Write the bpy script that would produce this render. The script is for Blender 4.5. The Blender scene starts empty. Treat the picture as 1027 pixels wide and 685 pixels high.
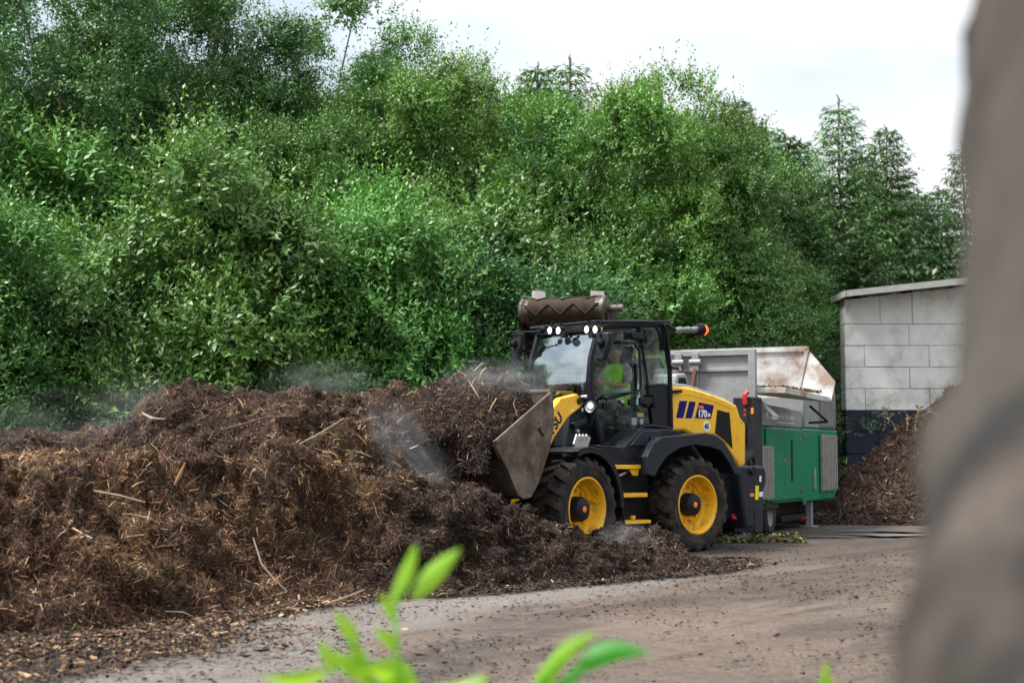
import bpy, bmesh, math, random
import numpy as np
from mathutils import Vector, Matrix

random.seed(7)
rng = np.random.default_rng(7)
SC = bpy.context.scene
COL = SC.collection
R_ = math.radians

# ------------------------------------------------------------------ camera
F_PX = 1540.0                       # focal length in pixels of a 1027 px wide picture
CAM_Z = 1.4
PITCH = math.atan((455 - 342.5) / F_PX)
cd = bpy.data.cameras.new('camera')
cam = bpy.data.objects.new('camera', cd)
COL.objects.link(cam)
cam.location = (0, 0, CAM_Z)
cam.rotation_euler = (math.pi / 2 + PITCH, 0, 0)
cd.sensor_width = 36
cd.lens = F_PX / 1027 * 36
cd.clip_end = 2000
cd.clip_start = 0.05
cd.dof.use_dof = True
cd.dof.focus_distance = 20.5
cd.dof.aperture_fstop = 2.0
SC.camera = cam

# ------------------------------------------------------------------ sky, sun, exposure
SUN_EL, SUN_AZ = R_(58), R_(257)      # azimuth measured clockwise from +Y
W = bpy.data.worlds.new('World')
SC.world = W
W.use_nodes = True
nt = W.node_tree
nt.nodes.clear()
N = nt.nodes.new
sky = N('ShaderNodeTexSky'); sky.sky_type = 'NISHITA'; sky.sun_disc = False
sky.sun_elevation = SUN_EL; sky.sun_rotation = SUN_AZ
sky.air_density = 1.0; sky.dust_density = 3.0
bg1 = N('ShaderNodeBackground'); bg1.inputs[1].default_value = 0.10
tc = N('ShaderNodeTexCoord'); mp = N('ShaderNodeMapping')
mp.inputs['Scale'].default_value = (1.0, 1.0, 3.2)
mp.inputs['Location'].default_value = (0.35, 0.1, 0.2)
nz = N('ShaderNodeTexNoise'); nz.inputs['Scale'].default_value = 2.6
nz.inputs['Detail'].default_value = 5; nz.inputs['Roughness'].default_value = 0.5
cr = N('ShaderNodeValToRGB')
cr.color_ramp.elements[0].position = 0.38; cr.color_ramp.elements[0].color = (0.60, 0.69, 0.77, 1)
cr.color_ramp.elements[1].position = 0.60; cr.color_ramp.elements[1].color = (1.0, 1.0, 1.0, 1)
bg2 = N('ShaderNodeBackground')
sx = N('ShaderNodeSeparateXYZ'); zr = N('ShaderNodeMapRange')          # an overcast sky is brightest overhead
zr.inputs[1].default_value = 0.28; zr.inputs[2].default_value = 1.0; zr.inputs[3].default_value = 0.77; zr.inputs[4].default_value = 1.35
mx = N('ShaderNodeMixShader'); mx.inputs[0].default_value = 0.88
out = N('ShaderNodeOutputWorld')
L = nt.links.new
L(sky.outputs[0], bg1.inputs[0])
L(tc.outputs['Generated'], mp.inputs[0]); L(mp.outputs[0], nz.inputs[0])
L(tc.outputs['Generated'], sx.inputs[0]); L(sx.outputs[2], zr.inputs[0]); L(zr.outputs[0], bg2.inputs[1])
L(nz.outputs[0], cr.inputs[0]); L(cr.outputs[0], bg2.inputs[0])
L(bg1.outputs[0], mx.inputs[1]); L(bg2.outputs[0], mx.inputs[2]); L(mx.outputs[0], out.inputs[0])

sd = bpy.data.lights.new('sun', 'SUN'); sd.energy = 4.3; sd.angle = R_(14); sd.color = (1.0, 0.96, 0.9)
sun = bpy.data.objects.new('sun', sd); COL.objects.link(sun)
sdir = Vector((math.sin(SUN_AZ) * math.cos(SUN_EL), math.cos(SUN_AZ) * math.cos(SUN_EL), math.sin(SUN_EL)))
sun.rotation_euler = (-sdir).to_track_quat('-Z', 'Y').to_euler()
sun.location = (0, 0, 30)
SC.view_settings.view_transform = 'Standard'
SC.view_settings.look = 'None'
SC.view_settings.gamma = 1
SC.view_settings.exposure = 0.80
SC.cycles.max_bounces = 8
SC.cycles.transparent_max_bounces = 16
SC.cycles.volume_step_rate = 2.0
SC.cycles.volume_max_steps = 96

# ------------------------------------------------------------------ geometry helpers
def ray(px, py):
    Fv = np.array([0, math.cos(PITCH), math.sin(PITCH)])
    Uv = np.array([0, -math.sin(PITCH), math.cos(PITCH)])
    return Fv * F_PX + np.array([1, 0, 0]) * (px - 513.5) + Uv * (342.5 - py)
def at(px, py, D):
    """world point seen at a pixel of the photograph, D metres away along +Y"""
    r = ray(px, py)
    return np.array([0, 0, CAM_Z]) + r * (D / r[1])

class Frame:
    """a local frame: origin on the ground, x axis heading h"""
    def __init__(s, ox, oy, yaw):
        s.o = np.array([ox, oy]); s.yaw = yaw
        s.h = np.array([math.cos(yaw), math.sin(yaw)]); s.l = np.array([-s.h[1], s.h[0]])
    def y(s, px, py, Y):       # meet the plane y=Y, give (x, z)
        r = ray(px, py); t = (s.o @ s.l + Y) / (r[:2] @ s.l)
        P = np.array([0, 0, CAM_Z]) + t * r
        return (float((P[:2] - s.o) @ s.h), float(P[2]))
    def x(s, px, py, X):       # meet the plane x=X, give (y, z)
        r = ray(px, py); t = (s.o @ s.h + X) / (r[:2] @ s.h)
        P = np.array([0, 0, CAM_Z]) + t * r
        return (float((P[:2] - s.o) @ s.l), float(P[2]))

class MB:
    def __init__(s, T=None):
        s.v = []; s.f = []; s.m = []; s.T = T
    def add(s, vs, fs, m=0):
        b = len(s.v)
        if s.T is not None: vs = [s.T @ Vector(v) for v in vs]
        s.v += [tuple(v) for v in vs]; s.f += [tuple(b + i for i in f) for f in fs]; s.m += [m] * len(fs)
        return s
    def box(s, x0, x1, y0, y1, z0, z1, m=0):
        vs = [(x, y, z) for z in (z0, z1) for y in (y0, y1) for x in (x0, x1)]
        return s.add(vs, [(0, 2, 3, 1), (4, 5, 7, 6), (0, 1, 5, 4), (2, 6, 7, 3), (0, 4, 6, 2), (1, 3, 7, 5)], m)
    def beam(s, p, q, w, h, m=0, up=(0, 0, 1)):
        p = Vector(p); q = Vector(q); d = (q - p).normalized(); u = Vector(up)
        r = d.cross(u)
        if r.length < 1e-4: r = d.cross(Vector((1, 0, 0)))
        r.normalize(); u = r.cross(d)
        vs = [a + r * (i * w / 2) + u * (j * h / 2) for a in (p, q) for i, j in ((-1, -1), (1, -1), (1, 1), (-1, 1))]
        return s.add(vs, [(0, 1, 2, 3), (7, 6, 5, 4), (0, 4, 5, 1), (1, 5, 6, 2), (2, 6, 7, 3), (3, 7, 4, 0)], m)
    def prism(s, pts, y0, y1, m=0, pts2=None):   # polygon in x,z pushed along y
        n = len(pts); q = pts2 or pts
        vs = [(a, y0, b) for a, b in pts] + [(a, y1, b) for a, b in q]
        return s.add(vs, [tuple(range(n)), tuple(range(2 * n - 1, n - 1, -1))] + [(i, (i + 1) % n + 0, n + (i + 1) % n, n + i) for i in range(n)], m)
    def prismx(s, pts, x0, x1, m=0):             # polygon in y,z pushed along x
        n = len(pts)
        vs = [(x0, a, b) for a, b in pts] + [(x1, a, b) for a, b in pts]
        return s.add(vs, [tuple(range(n)), tuple(range(2 * n - 1, n - 1, -1))] + [(i, (i + 1) % n, n + (i + 1) % n, n + i) for i in range(n)], m)
    def tube(s, pts, r, n=8, m=0, caps=True):
        pts = [Vector(p) for p in pts]; k = len(pts)
        rs = r if isinstance(r, (list, tuple)) else [r] * k
        vs = []; ref = None
        for i, p in enumerate(pts):
            d = (pts[min(i + 1, k - 1)] - pts[max(i - 1, 0)]).normalized()
            if ref is None:
                ref = d.orthogonal().normalized()
            ref = (ref - d * ref.dot(d)).normalized(); b = d.cross(ref)
            for j in range(n):
                a = 2 * math.pi * j / n
                vs.append(p + (ref * math.cos(a) + b * math.sin(a)) * rs[i])
        fs = [(i * n + j, i * n + (j + 1) % n, (i + 1) * n + (j + 1) % n, (i + 1) * n + j) for i in range(k - 1) for j in range(n)]
        if caps: fs += [tuple(range(n)), tuple((k - 1) * n + j for j in range(n))]
        return s.add(vs, fs, m)
    def cyl(s, p, q, r, r2=None, n=20, m=0):
        return s.tube([p, q], [r, r if r2 is None else r2], n, m)
    def lathe(s, prof, c, axis, n=32, m=0):      # prof: (radius, distance along axis)
        c = Vector(c); ax = Vector(axis).normalized(); u = ax.orthogonal().normalized(); w = ax.cross(u)
        vs = []
        for r, a in prof:
            for j in range(n):
                t = 2 * math.pi * j / n
                vs.append(c + ax * a + (u * math.cos(t) + w * math.sin(t)) * max(r, 1e-4))
        k = len(prof)
        return s.add(vs, [(i * n + j, i * n + (j + 1) % n, (i + 1) * n + (j + 1) % n, (i + 1) * n + j) for i in range(k - 1) for j in range(n)], m)
    def build(s, name, mats, parent=None, bevel=0.0, smooth=35, world=False):
        me = bpy.data.meshes.new(name)
        me.from_pydata(s.v, [], s.f)
        for mt in (mats if isinstance(mats, (list, tuple)) else [mats]): me.materials.append(mt)
        me.polygons.foreach_set('material_index', s.m)
        bm = bmesh.new(); bm.from_mesh(me)
        bmesh.ops.recalc_face_normals(bm, faces=bm.faces)
        bm.to_mesh(me); bm.free()
        if smooth:
            me.shade_smooth(); me.set_sharp_from_angle(angle=R_(smooth))
        o = bpy.data.objects.new(name, me); COL.objects.link(o)
        if parent: o.parent = parent
        if bevel:
            b = o.modifiers.new('bevel', 'BEVEL'); b.width = bevel; b.segments = 2; b.limit_method = 'ANGLE'; b.angle_limit = R_(35)
            b.harden_normals = False
        if world and parent is not None:
            bpy.context.view_layer.update()
            me.transform(parent.matrix_world.inverted())
        return o

def tag(o, label=None, cat=None, group=None, kind=None):
    if label: o['label'] = label
    if cat: o['category'] = cat
    if group: o['group'] = group
    if kind: o['kind'] = kind
    return o
def empty(name, loc, rz=0.0):
    o = bpy.data.objects.new(name, None); COL.objects.link(o)
    o.location = loc; o.rotation_euler = (0, 0, rz); o.empty_display_size = 0.3
    return o
def copy_tree(o, parent=None):
    c = o.copy(); COL.objects.link(c); c.parent = parent
    for ch in list(o.children): copy_tree(ch, c)
    return c

# ------------------------------------------------------------------ numpy noise
def _hash(ix, iy, iz, seed):
    h = (ix.astype(np.int64) * 374761393 + iy.astype(np.int64) * 668265263 + iz.astype(np.int64) * 2147483647 + seed * 1274126177) & 0xffffffff
    h = ((h ^ (h >> 13)) * 1274126177) & 0xffffffff
    h = (h ^ (h >> 16)) & 0xffffffff
    return h / 4294967295.0
def vnoise(P, seed=0):
    i = np.floor(P).astype(np.int64); f = P - i; f = f * f * (3 - 2 * f)
    r = 0
    for dx in (0, 1):
        wx = f[:, 0] if dx else 1 - f[:, 0]
        for dy in (0, 1):
            wy = f[:, 1] if dy else 1 - f[:, 1]
            for dz in (0, 1):
                wz = f[:, 2] if dz else 1 - f[:, 2]
                r = r + _hash(i[:, 0] + dx, i[:, 1] + dy, i[:, 2] + dz, seed) * wx * wy * wz
    return r * 2 - 1
def fbm(P, scale, octaves=4, gain=0.5, seed=0):
    a = 1.0; r = np.zeros(len(P)); s = scale
    for k in range(octaves):
        r += a * vnoise(P * s + 17.3 * k, seed + k); a *= gain; s *= 2.07
    return r

def np_mesh(name, V, Fq, mat, col=None, smooth=False, matidx=None):
    """mesh straight from arrays; Fq (n,3) or (n,4); col (n,3) per face"""
    me = bpy.data.meshes.new(name)
    k = Fq.shape[1]; n = len(Fq)
    me.vertices.add(len(V)); me.vertices.foreach_set('co', np.asarray(V, np.float32).ravel())
    me.loops.add(n * k); me.loops.foreach_set('vertex_index', np.asarray(Fq, np.int32).ravel())
    me.polygons.add(n); me.polygons.foreach_set('loop_start', np.arange(0, n * k, k, dtype=np.int32))
    me.polygons.foreach_set('loop_total', np.full(n, k, np.int32))
    if col is not None:
        a = me.attributes.new('tint', 'FLOAT_COLOR', 'FACE')
        c = np.ones((n, 4), np.float32); c[:, :3] = col
        a.data.foreach_set('color', c.ravel())
    me.materials.append(mat)
    me.update(calc_edges=True); me.validate()
    if smooth: me.shade_smooth()
    return me
def link(name, me, parent=None, loc=None):
    o = bpy.data.objects.new(name, me); COL.objects.link(o)
    if parent: o.parent = parent
    if loc is not None: o.location = loc
    return o

# ------------------------------------------------------------------ materials
def _new(name):
    m = bpy.data.materials.new(name); m.use_nodes = True
    nt = m.node_tree; b = nt.nodes['Principled BSDF']
    return m, nt, b
def c4(c): return (c[0], c[1], c[2], 1)
def pm(name, col, rough=0.5, metal=0.0, var=0.12, scale=6.0, bump=0.0, bscale=60.0, dirt=None, dirt_amt=0.5, dscale=3.0, coat=0.0, dstretch=(1, 1, 1)):
    m, nt, b = _new(name); N = nt.nodes.new; L = nt.links.new
    tc = N('ShaderNodeTexCoord')
    n1 = N('ShaderNodeTexNoise'); n1.inputs['Scale'].default_value = scale; n1.inputs['Detail'].default_value = 5
    L(tc.outputs['Object'], n1.inputs[0])
    mr = N('ShaderNodeMapRange'); mr.inputs[1].default_value = 0.3; mr.inputs[2].default_value = 0.7
    mr.inputs[3].default_value = 1 - var; mr.inputs[4].default_value = 1 + var
    L(n1.outputs[0], mr.inputs[0])
    hs = N('ShaderNodeHueSaturation'); hs.inputs['Color'].default_value = c4(col); L(mr.outputs[0], hs.inputs['Value'])
    last = hs.outputs[0]
    if dirt:
        mp = N('ShaderNodeMapping'); mp.inputs['Scale'].default_value = dstretch
        L(tc.outputs['Object'], mp.inputs[0])
        n2 = N('ShaderNodeTexNoise'); n2.inputs['Scale'].default_value = dscale; n2.inputs['Detail'].default_value = 9; n2.inputs['Roughness'].default_value = 0.68
        L(mp.outputs[0], n2.inputs[0])
        r2 = N('ShaderNodeMapRange'); r2.inputs[1].default_value = 0.62 - 0.3 * dirt_amt; r2.inputs[2].default_value = 0.78 - 0.25 * dirt_amt
        L(n2.outputs[0], r2.inputs[0])
        mx = N('ShaderNodeMix'); mx.data_type = 'RGBA'
        L(r2.outputs[0], mx.inputs[0]); L(last, mx.inputs[6]); mx.inputs[7].default_value = c4(dirt)
        last = mx.outputs[2]
        rr = N('ShaderNodeMapRange'); rr.inputs[3].default_value = rough; rr.inputs[4].default_value = 0.9
        L(r2.outputs[0], rr.inputs[0]); L(rr.outputs[0], b.inputs['Roughness'])
    else:
        r3 = N('ShaderNodeMapRange'); r3.inputs[3].default_value = max(rough - .1, .02); r3.inputs[4].default_value = min(rough + .12, 1)
        L(n1.outputs[0], r3.inputs[0]); L(r3.outputs[0], b.inputs['Roughness'])
    L(last, b.inputs['Base Color'])
    b.inputs['Metallic'].default_value = metal
    b.inputs['Coat Weight'].default_value = coat
    if bump:
        n3 = N('ShaderNodeTexNoise'); n3.inputs['Scale'].default_value = bscale; n3.inputs['Detail'].default_value = 6
        L(tc.outputs['Object'], n3.inputs[0])
        bp = N('ShaderNodeBump'); bp.inputs['Strength'].default_value = bump; bp.inputs['Distance'].default_value = 0.02
        L(n3.outputs[0], bp.inputs['Height']); L(bp.outputs[0], b.inputs['Normal'])
    return m
def tint_mat(name, rough=0.8, spec=0.3, transl=0.0, gain=1.0):
    """colour from the per-face 'tint' attribute (each leaf or chip has its own)"""
    m, nt, b = _new(name); N = nt.nodes.new; L = nt.links.new
    a = N('ShaderNodeAttribute'); a.attribute_name = 'tint'
    b.inputs['Roughness'].default_value = rough; b.inputs['Specular IOR Level'].default_value = spec
    src = a.outputs['Color']
    if transl:                                   # every plant has its own green
        oi = N('ShaderNodeObjectInfo'); hs = N('ShaderNodeHueSaturation')
        h = N('ShaderNodeMapRange'); h.inputs[3].default_value = .480; h.inputs[4].default_value = .510; L(oi.outputs['Random'], h.inputs[0])
        m1 = N('ShaderNodeMath'); m1.operation = 'MULTIPLY'; m1.inputs[1].default_value = 7.31; L(oi.outputs['Random'], m1.inputs[0])
        m2 = N('ShaderNodeMath'); m2.operation = 'FRACT'; L(m1.outputs[0], m2.inputs[0])
        v = N('ShaderNodeMapRange'); v.inputs[3].default_value = .62; v.inputs[4].default_value = 1.22; L(m2.outputs[0], v.inputs[0])
        L(src, hs.inputs['Color']); L(h.outputs[0], hs.inputs['Hue']); L(v.outputs[0], hs.inputs['Value']); src = hs.outputs[0]
    L(src, b.inputs['Base Color'])
    if transl:
        t = N('ShaderNodeBsdfTranslucent'); mx = N('ShaderNodeMixShader'); mx.inputs[0].default_value = transl
        g = N('ShaderNodeMix'); g.data_type = 'RGBA'; g.blend_type = 'MULTIPLY'; g.inputs[0].default_value = 1.0
        g.inputs[7].default_value = (1.5, 1.7, 0.7, 1); L(src, g.inputs[6])
        L(g.outputs[2], t.inputs[0])
        L(b.outputs[0], mx.inputs[1]); L(t.outputs[0], mx.inputs[2])
        L(mx.outputs[0], nt.nodes['Material Output'].inputs[0])
    return m
def emis(name, col, s):
    m, nt, b = _new(name)
    b.inputs['Base Color'].default_value = c4(col); b.inputs['Emission Color'].default_value = c4(col)
    b.inputs['Emission Strength'].default_value = s
    return m
def glass(name, refl=0.12, tint=(0.62, 0.72, 0.70)):
    m, nt, b = _new(name); N = nt.nodes.new; L = nt.links.new
    nt.nodes.remove(b)
    t = N('ShaderNodeBsdfTransparent'); t.inputs[0].default_value = c4(tint)
    g = N('ShaderNodeBsdfGlossy'); g.inputs['Roughness'].default_value = 0.03; g.inputs[0].default_value = (0.85, 0.93, 1.0, 1)
    tc = N('ShaderNodeTexCoord'); n = N('ShaderNodeTexNoise'); n.inputs['Scale'].default_value = 1.3
    L(tc.outputs['Object'], n.inputs[0])
    bp = N('ShaderNodeBump'); bp.inputs['Strength'].default_value = 0.04; L(n.outputs[0], bp.inputs['Height']); L(bp.outputs[0], g.inputs['Normal'])
    fr = N('ShaderNodeFresnel'); fr.inputs[0].default_value = 1.5
    ma = N('ShaderNodeMath'); ma.operation = 'ADD'; ma.use_clamp = True; ma.inputs[1].default_value = refl
    L(fr.outputs[0], ma.inputs[0])
    mx = N('ShaderNodeMixShader'); L(ma.outputs[0], mx.inputs[0]); L(t.outputs[0], mx.inputs[1]); L(g.outputs[0], mx.inputs[2])
    L(mx.outputs[0], nt.nodes['Material Output'].inputs[0])
    return m

M = dict(
    rimyellow=pm('dusty_rim_paint', (0.84, 0.44, 0.006), 0.4, var=0.08, dirt=(0.20, 0.12, 0.06), dirt_amt=0.36, dscale=6, bump=.05),
    yellow=pm('yellow_paint', (0.86, 0.46, 0.006), 0.33, var=0.05, dirt=(0.22, 0.12, 0.03), dirt_amt=0.18, dscale=5, coat=0.3),
    slate=pm('dark_slate_paint', (0.0075, 0.0095, 0.015), 0.42, var=0.15, dirt=(0.040, 0.031, 0.025), dirt_amt=0.24, dscale=4, bump=.03),
    slate_lt=pm('slate_body_panel', (0.013, 0.017, 0.026), 0.45, var=0.12, dirt=(0.045, 0.035, 0.028), dirt_amt=0.26, dscale=3),
    black=pm('black_plastic', (0.005, 0.005, 0.006), 0.5, var=0.2),
    rubber=pm('tyre_rubber', (0.011, 0.0105, 0.011), 0.65, var=0.25, scale=14, dirt=(0.062, 0.047, 0.037), dirt_amt=0.62, dscale=5, bump=.25, bscale=70),
    steel=pm('worn_bucket_steel', (0.145, 0.112, 0.092), 0.5, metal=0.4, var=0.4, scale=5, dirt=(0.085, 0.052, 0.035), dirt_amt=0.66, dscale=3.4, bump=.15, bscale=25),
    darksteel=pm('dark_dirty_steel', (0.020, 0.017, 0.015), 0.7, metal=0.2, var=0.3, scale=5, bump=.25, bscale=20),
    chrome=pm('bare_steel', (0.45, 0.46, 0.48), 0.28, metal=0.9, var=0.1),
    blue=pm('blue_decal', (0.008, 0.004, 0.125), 0.55, var=0.04),
    white=pm('white_paint', (0.75, 0.75, 0.74), 0.45, var=0.05),
    orange=pm('orange_lens', (0.9, 0.22, 0.015), 0.25, var=0.05, coat=0.5),
    red=pm('red_paint', (0.55, 0.015, 0.02), 0.35, var=0.08),
    sticker=pm('yellow_sticker', (0.75, 0.65, 0.02), 0.45, var=0.05),
    green=pm('green_enamel', (0.001, 0.20, 0.090), 0.42, var=0.08, scale=2, dirt=(0.03, 0.12, 0.07), dirt_amt=0.25, dscale=4, coat=0.1),
    grey=pm('grey_sheet_metal', (0.25, 0.26, 0.27), 0.55, metal=0.1, var=0.1, dirt=(0.16, 0.12, 0.09), dirt_amt=0.28, dscale=2.5, dstretch=(1, 1, .6)),
    louvre=pm('grey_louvre', (0.24, 0.235, 0.225), 0.6, var=0.12, dirt=(0.13, 0.12, 0.10), dirt_amt=0.3),
    rustwhite=pm('worn_white_hopper_plate', (0.50, 0.50, 0.50), 0.5, var=0.08, dirt=(0.25, 0.18, 0.14), dirt_amt=0.68, dscale=1.9, dstretch=(1, 1, 1.4)),
    belt=pm('brown_dusty_belt', (0.040, 0.027, 0.019), 0.85, var=0.3, scale=8, bump=.25, bscale=30),
    concrete=pm('pale_concrete', (0.74, 0.73, 0.72), 0.85, var=0.08, scale=2, dirt=(0.44, 0.43, 0.41), dirt_amt=0.42, dscale=.9, bump=.15, bscale=14),
    navy=pm('dark_blue_concrete', (0.012, 0.018, 0.036), 0.6, var=0.2, scale=2, bump=.15, bscale=14),
    roofm=pm('weathered_roof_sheet', (0.27, 0.26, 0.25), 0.6, var=0.12, dirt=(0.14, 0.12, 0.11), dirt_amt=0.35),
    bark=pm('dark_bark', (0.055, 0.042, 0.034), 0.9, var=0.35, scale=9, bump=.5, bscale=30),
    sprucebark=pm('brown_spruce_bark', (0.12, 0.075, 0.055), 0.9, var=0.3, scale=9, bump=.5, bscale=30),
    skin=pm('skin', (0.42, 0.23, 0.15), 0.55, var=0.06),
    hair=pm('dark_hair', (0.02, 0.014, 0.010), 0.6, var=0.3, scale=60),
    shirt=pm('grey_shirt', (0.42, 0.44, 0.46), 0.85, var=0.08, scale=20),
    vest=pm('hi_vis_vest', (0.42, 0.95, 0.02), 0.7, var=0.08, scale=15),
    reflect=pm('reflective_tape', (0.55, 0.58, 0.58), 0.4, var=0.05),
    trousers=pm('dark_trousers', (0.02, 0.022, 0.03), 0.85, var=0.15),
    led=emis('lit_lamp', (1.0, 0.98, 0.92), 5.0),
    dimled=emis('lit_headlamp', (.5, .5, .45), 1.2),
    glass=glass('cab_glass', 0.0, (0.84, 0.93, 0.90)),
    screen=glass('windscreen_glass', 0.34, (0.50, 0.58, 0.60)),
    rearglass=glass('rear_glass', -0.2, (0.80, 0.88, 0.86)),
    darkglass=glass('dark_tinted_glass', 0.0, (0.10, 0.12, 0.12)),
    leaf=tint_mat('leaf', 0.45, 0.45, 0.15),
    needle=tint_mat('needles', 0.6, 0.3, 0.12),
    mulch=tint_mat('mulch', 0.85, 0.25),
    freshleaf=tint_mat('fresh_leaf', 0.5, 0.4, 0.5),
)

for k_, s_ in (('slate', .22), ('slate_lt', .28), ('black', .2), ('rubber', .25), ('darksteel', .25), ('belt', .2), ('navy', .3), ('yellow', .4), ('green', .2), ('blue', .15)):
    M[k_].node_tree.nodes['Principled BSDF'].inputs['Specular IOR Level'].default_value = s_

# =================================================================== ground
def ss(a, b, x):
    t = np.clip((x - a) / (b - a), 0, 1); return t * t * (3 - 2 * t)
def poly_sdist(px, py, poly):
    """signed distance to a polygon, positive inside"""
    P = np.array(poly); n = len(P); d = np.full(px.shape, 1e9); ins = np.zeros(px.shape, bool)
    for i in range(n):
        a = P[i]; b = P[(i + 1) % n]; e = b - a
        t = np.clip(((px - a[0]) * e[0] + (py - a[1]) * e[1]) / (e @ e), 0, 1)
        d = np.minimum(d, np.hypot(px - a[0] - t * e[0], py - a[1] - t * e[1]))
        c = ((a[1] > py) != (b[1] > py)) & (px < (b[0] - a[0]) * (py - a[1]) / (b[1] - a[1] + 1e-12) + a[0])
        ins ^= c
    return np.where(ins, d, -d)

def make_ground():
    xs = np.concatenate([-np.geomspace(300, 6.2, 26), np.arange(-6, 9.01, .055), np.geomspace(9.4, 300, 24)])
    ys = np.concatenate([-np.geomspace(60, 1, 8), np.arange(0, 8, .5), np.arange(8, 30.01, .055), np.geomspace(30.6, 400, 26)])
    X, Y = np.meshgrid(xs, ys); nx, ny = len(xs), len(ys)
    P = np.stack([X.ravel(), Y.ravel(), np.zeros(X.size)], 1)
    near = ss(-7, -5, P[:, 0]) * (1 - ss(9, 13, P[:, 0])) * ss(5, 8, P[:, 1]) * (1 - ss(26, 34, P[:, 1]))
    # tyre tracks run along this direction
    dx, dy = 0.60, 0.80
    u = P[:, 0] * dy - P[:, 1] * dx; v = P[:, 0] * dx + P[:, 1] * dy
    Q = np.stack([u * 2.2, v * .35, np.zeros(len(u))], 1)
    tr = fbm(Q, 1.0, 4, .55, 3)
    n_hi = fbm(P, 7.0, 4, .6, 5); n_lo = fbm(P, .7, 4, .5, 9)
    P[:, 2] = near * (0.012 * n_lo + 0.006 * n_hi + 0.010 * tr) 
    dirt = np.array([.112, .084, .066]); pale = np.array([.150, .134, .123]); dark = np.array([.050, .038, .031]); far = np.array([.10, .08, .06])
    strip = [(-5, 6), (-3.3, 7.5), (-2.9, 9.4), (-2.4, 10.8), (-2.15, 12.3), (-1.6, 14.6), (-.95, 15.6), (.2, 16.2), (1.6, 17.3), (2.6, 18.6), (1.4, 15.9), (.5, 14.6), (-.25, 13.6), (-.8, 11.7), (-1.25, 9.4), (-1.9, 6)]
    sdst = poly_sdist(P[:, 0] + .25 * n_lo, P[:, 1], strip)
    w = ss(-.18, .22, sdst + .16 * tr + .06 * n_hi)[:, None] * .9
    c = dirt * (1 + .16 * n_lo + .14 * n_hi)[:, None]
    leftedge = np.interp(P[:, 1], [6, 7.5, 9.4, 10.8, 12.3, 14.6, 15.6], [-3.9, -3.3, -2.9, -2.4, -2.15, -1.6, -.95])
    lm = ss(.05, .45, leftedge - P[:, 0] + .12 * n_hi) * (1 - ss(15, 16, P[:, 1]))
    c = c * (1 - w) + pale * (1 + .07 * n_hi + .05 * n_lo)[:, None] * w
    # dark crumbled compost pressed into the tracks
    band = np.exp(-((u - (-9.6 + 0)) / 1.5) ** 2)
    k = ss(-.05, .75, tr * 1.0 + n_hi * .45 + .34 * fbm(P, 2.2, 3, .5, 21) + .28 * np.exp(-((sdst + .75) / .55) ** 2)) * (1 - w[:, 0] * .75)
    mud = ss(18.6, 21.5, P[:, 1] + .5 * n_lo)
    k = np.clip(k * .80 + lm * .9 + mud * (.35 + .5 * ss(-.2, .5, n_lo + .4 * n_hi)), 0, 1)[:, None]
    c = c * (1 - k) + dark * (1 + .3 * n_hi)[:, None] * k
    # a strip of dark crushed gravel along the tarmac's edge, and ruts across the yard
    gx = np.interp(P[:, 1], [9, 11.7, 13.7, 15.5], [-1.15, -.55, -.05, .7]); gb = np.exp(-((P[:, 0] - gx - .25) / .33) ** 2) * ss(8, 10, P[:, 1]) * (1 - ss(13.6, 15.5, P[:, 1]))
    gb = (gb * ss(-.5, .5, n_hi + .6 * fbm(P, 3.5, 3, .6, 33)))[:, None]; c = c * (1 - .75 * gb) + np.array([.045, .042, .045]) * .75 * gb
    rut = (ss(.35, .8, fbm(np.stack([u * 3.6, v * .22, 0 * u], 1), 1.0, 3, .55, 37)) * ss(-.6, .4, n_hi + n_lo) * (1 - w[:, 0]))[:, None] * .8
    c = c * (1 - rut) + dark * rut
    f = (1 - near)[:, None]; c = c * (1 - f) + far * f
    c = np.clip(c, .01, .8)
    idx = np.arange(nx * ny).reshape(ny, nx)
    Fq = np.stack([idx[:-1, :-1], idx[:-1, 1:], idx[1:, 1:], idx[1:, :-1]], -1).reshape(-1, 4)
    m, nt, b = _new('yard_ground'); N = nt.nodes.new; L = nt.links.new
    a = N('ShaderNodeAttribute'); a.attribute_name = 'soil'
    tc = N('ShaderNodeTexCoord')
    n = N('ShaderNodeTexNoise'); n.inputs['Scale'].default_value = 26; n.inputs['Detail'].default_value = 10; n.inputs['Roughness'].default_value = .78
    L(tc.outputs['Object'], n.inputs[0])
    mr = N('ShaderNodeMapRange'); mr.inputs[1].default_value = .3; mr.inputs[2].default_value = .7; mr.inputs[3].default_value = .32; mr.inputs[4].default_value = 1.62
    L(n.outputs[0], mr.inputs[0])
    hs = N('ShaderNodeHueSaturation'); L(a.outputs['Color'], hs.inputs['Color']); L(mr.outputs[0], hs.inputs['Value']); L(hs.outputs[0], b.inputs['Base Color'])
    b.inputs['Roughness'].default_value = .85; b.inputs['Specular IOR Level'].default_value = .3
    bp = N('ShaderNodeBump'); bp.inputs['Strength'].default_value = .5; bp.inputs['Distance'].default_value = .02
    L(n.outputs[0], bp.inputs['Height']); L(bp.outputs[0], b.inputs['Normal'])
    me = np_mesh('ground', P, Fq, m, smooth=True)
    at_ = me.attributes.new('soil', 'FLOAT_COLOR', 'POINT'); cc = np.ones((len(P), 4), np.float32); cc[:, :3] = c
    at_.data.foreach_set('color', cc.ravel())
    tag(link('ground', me), kind='structure')
make_ground()

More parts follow.
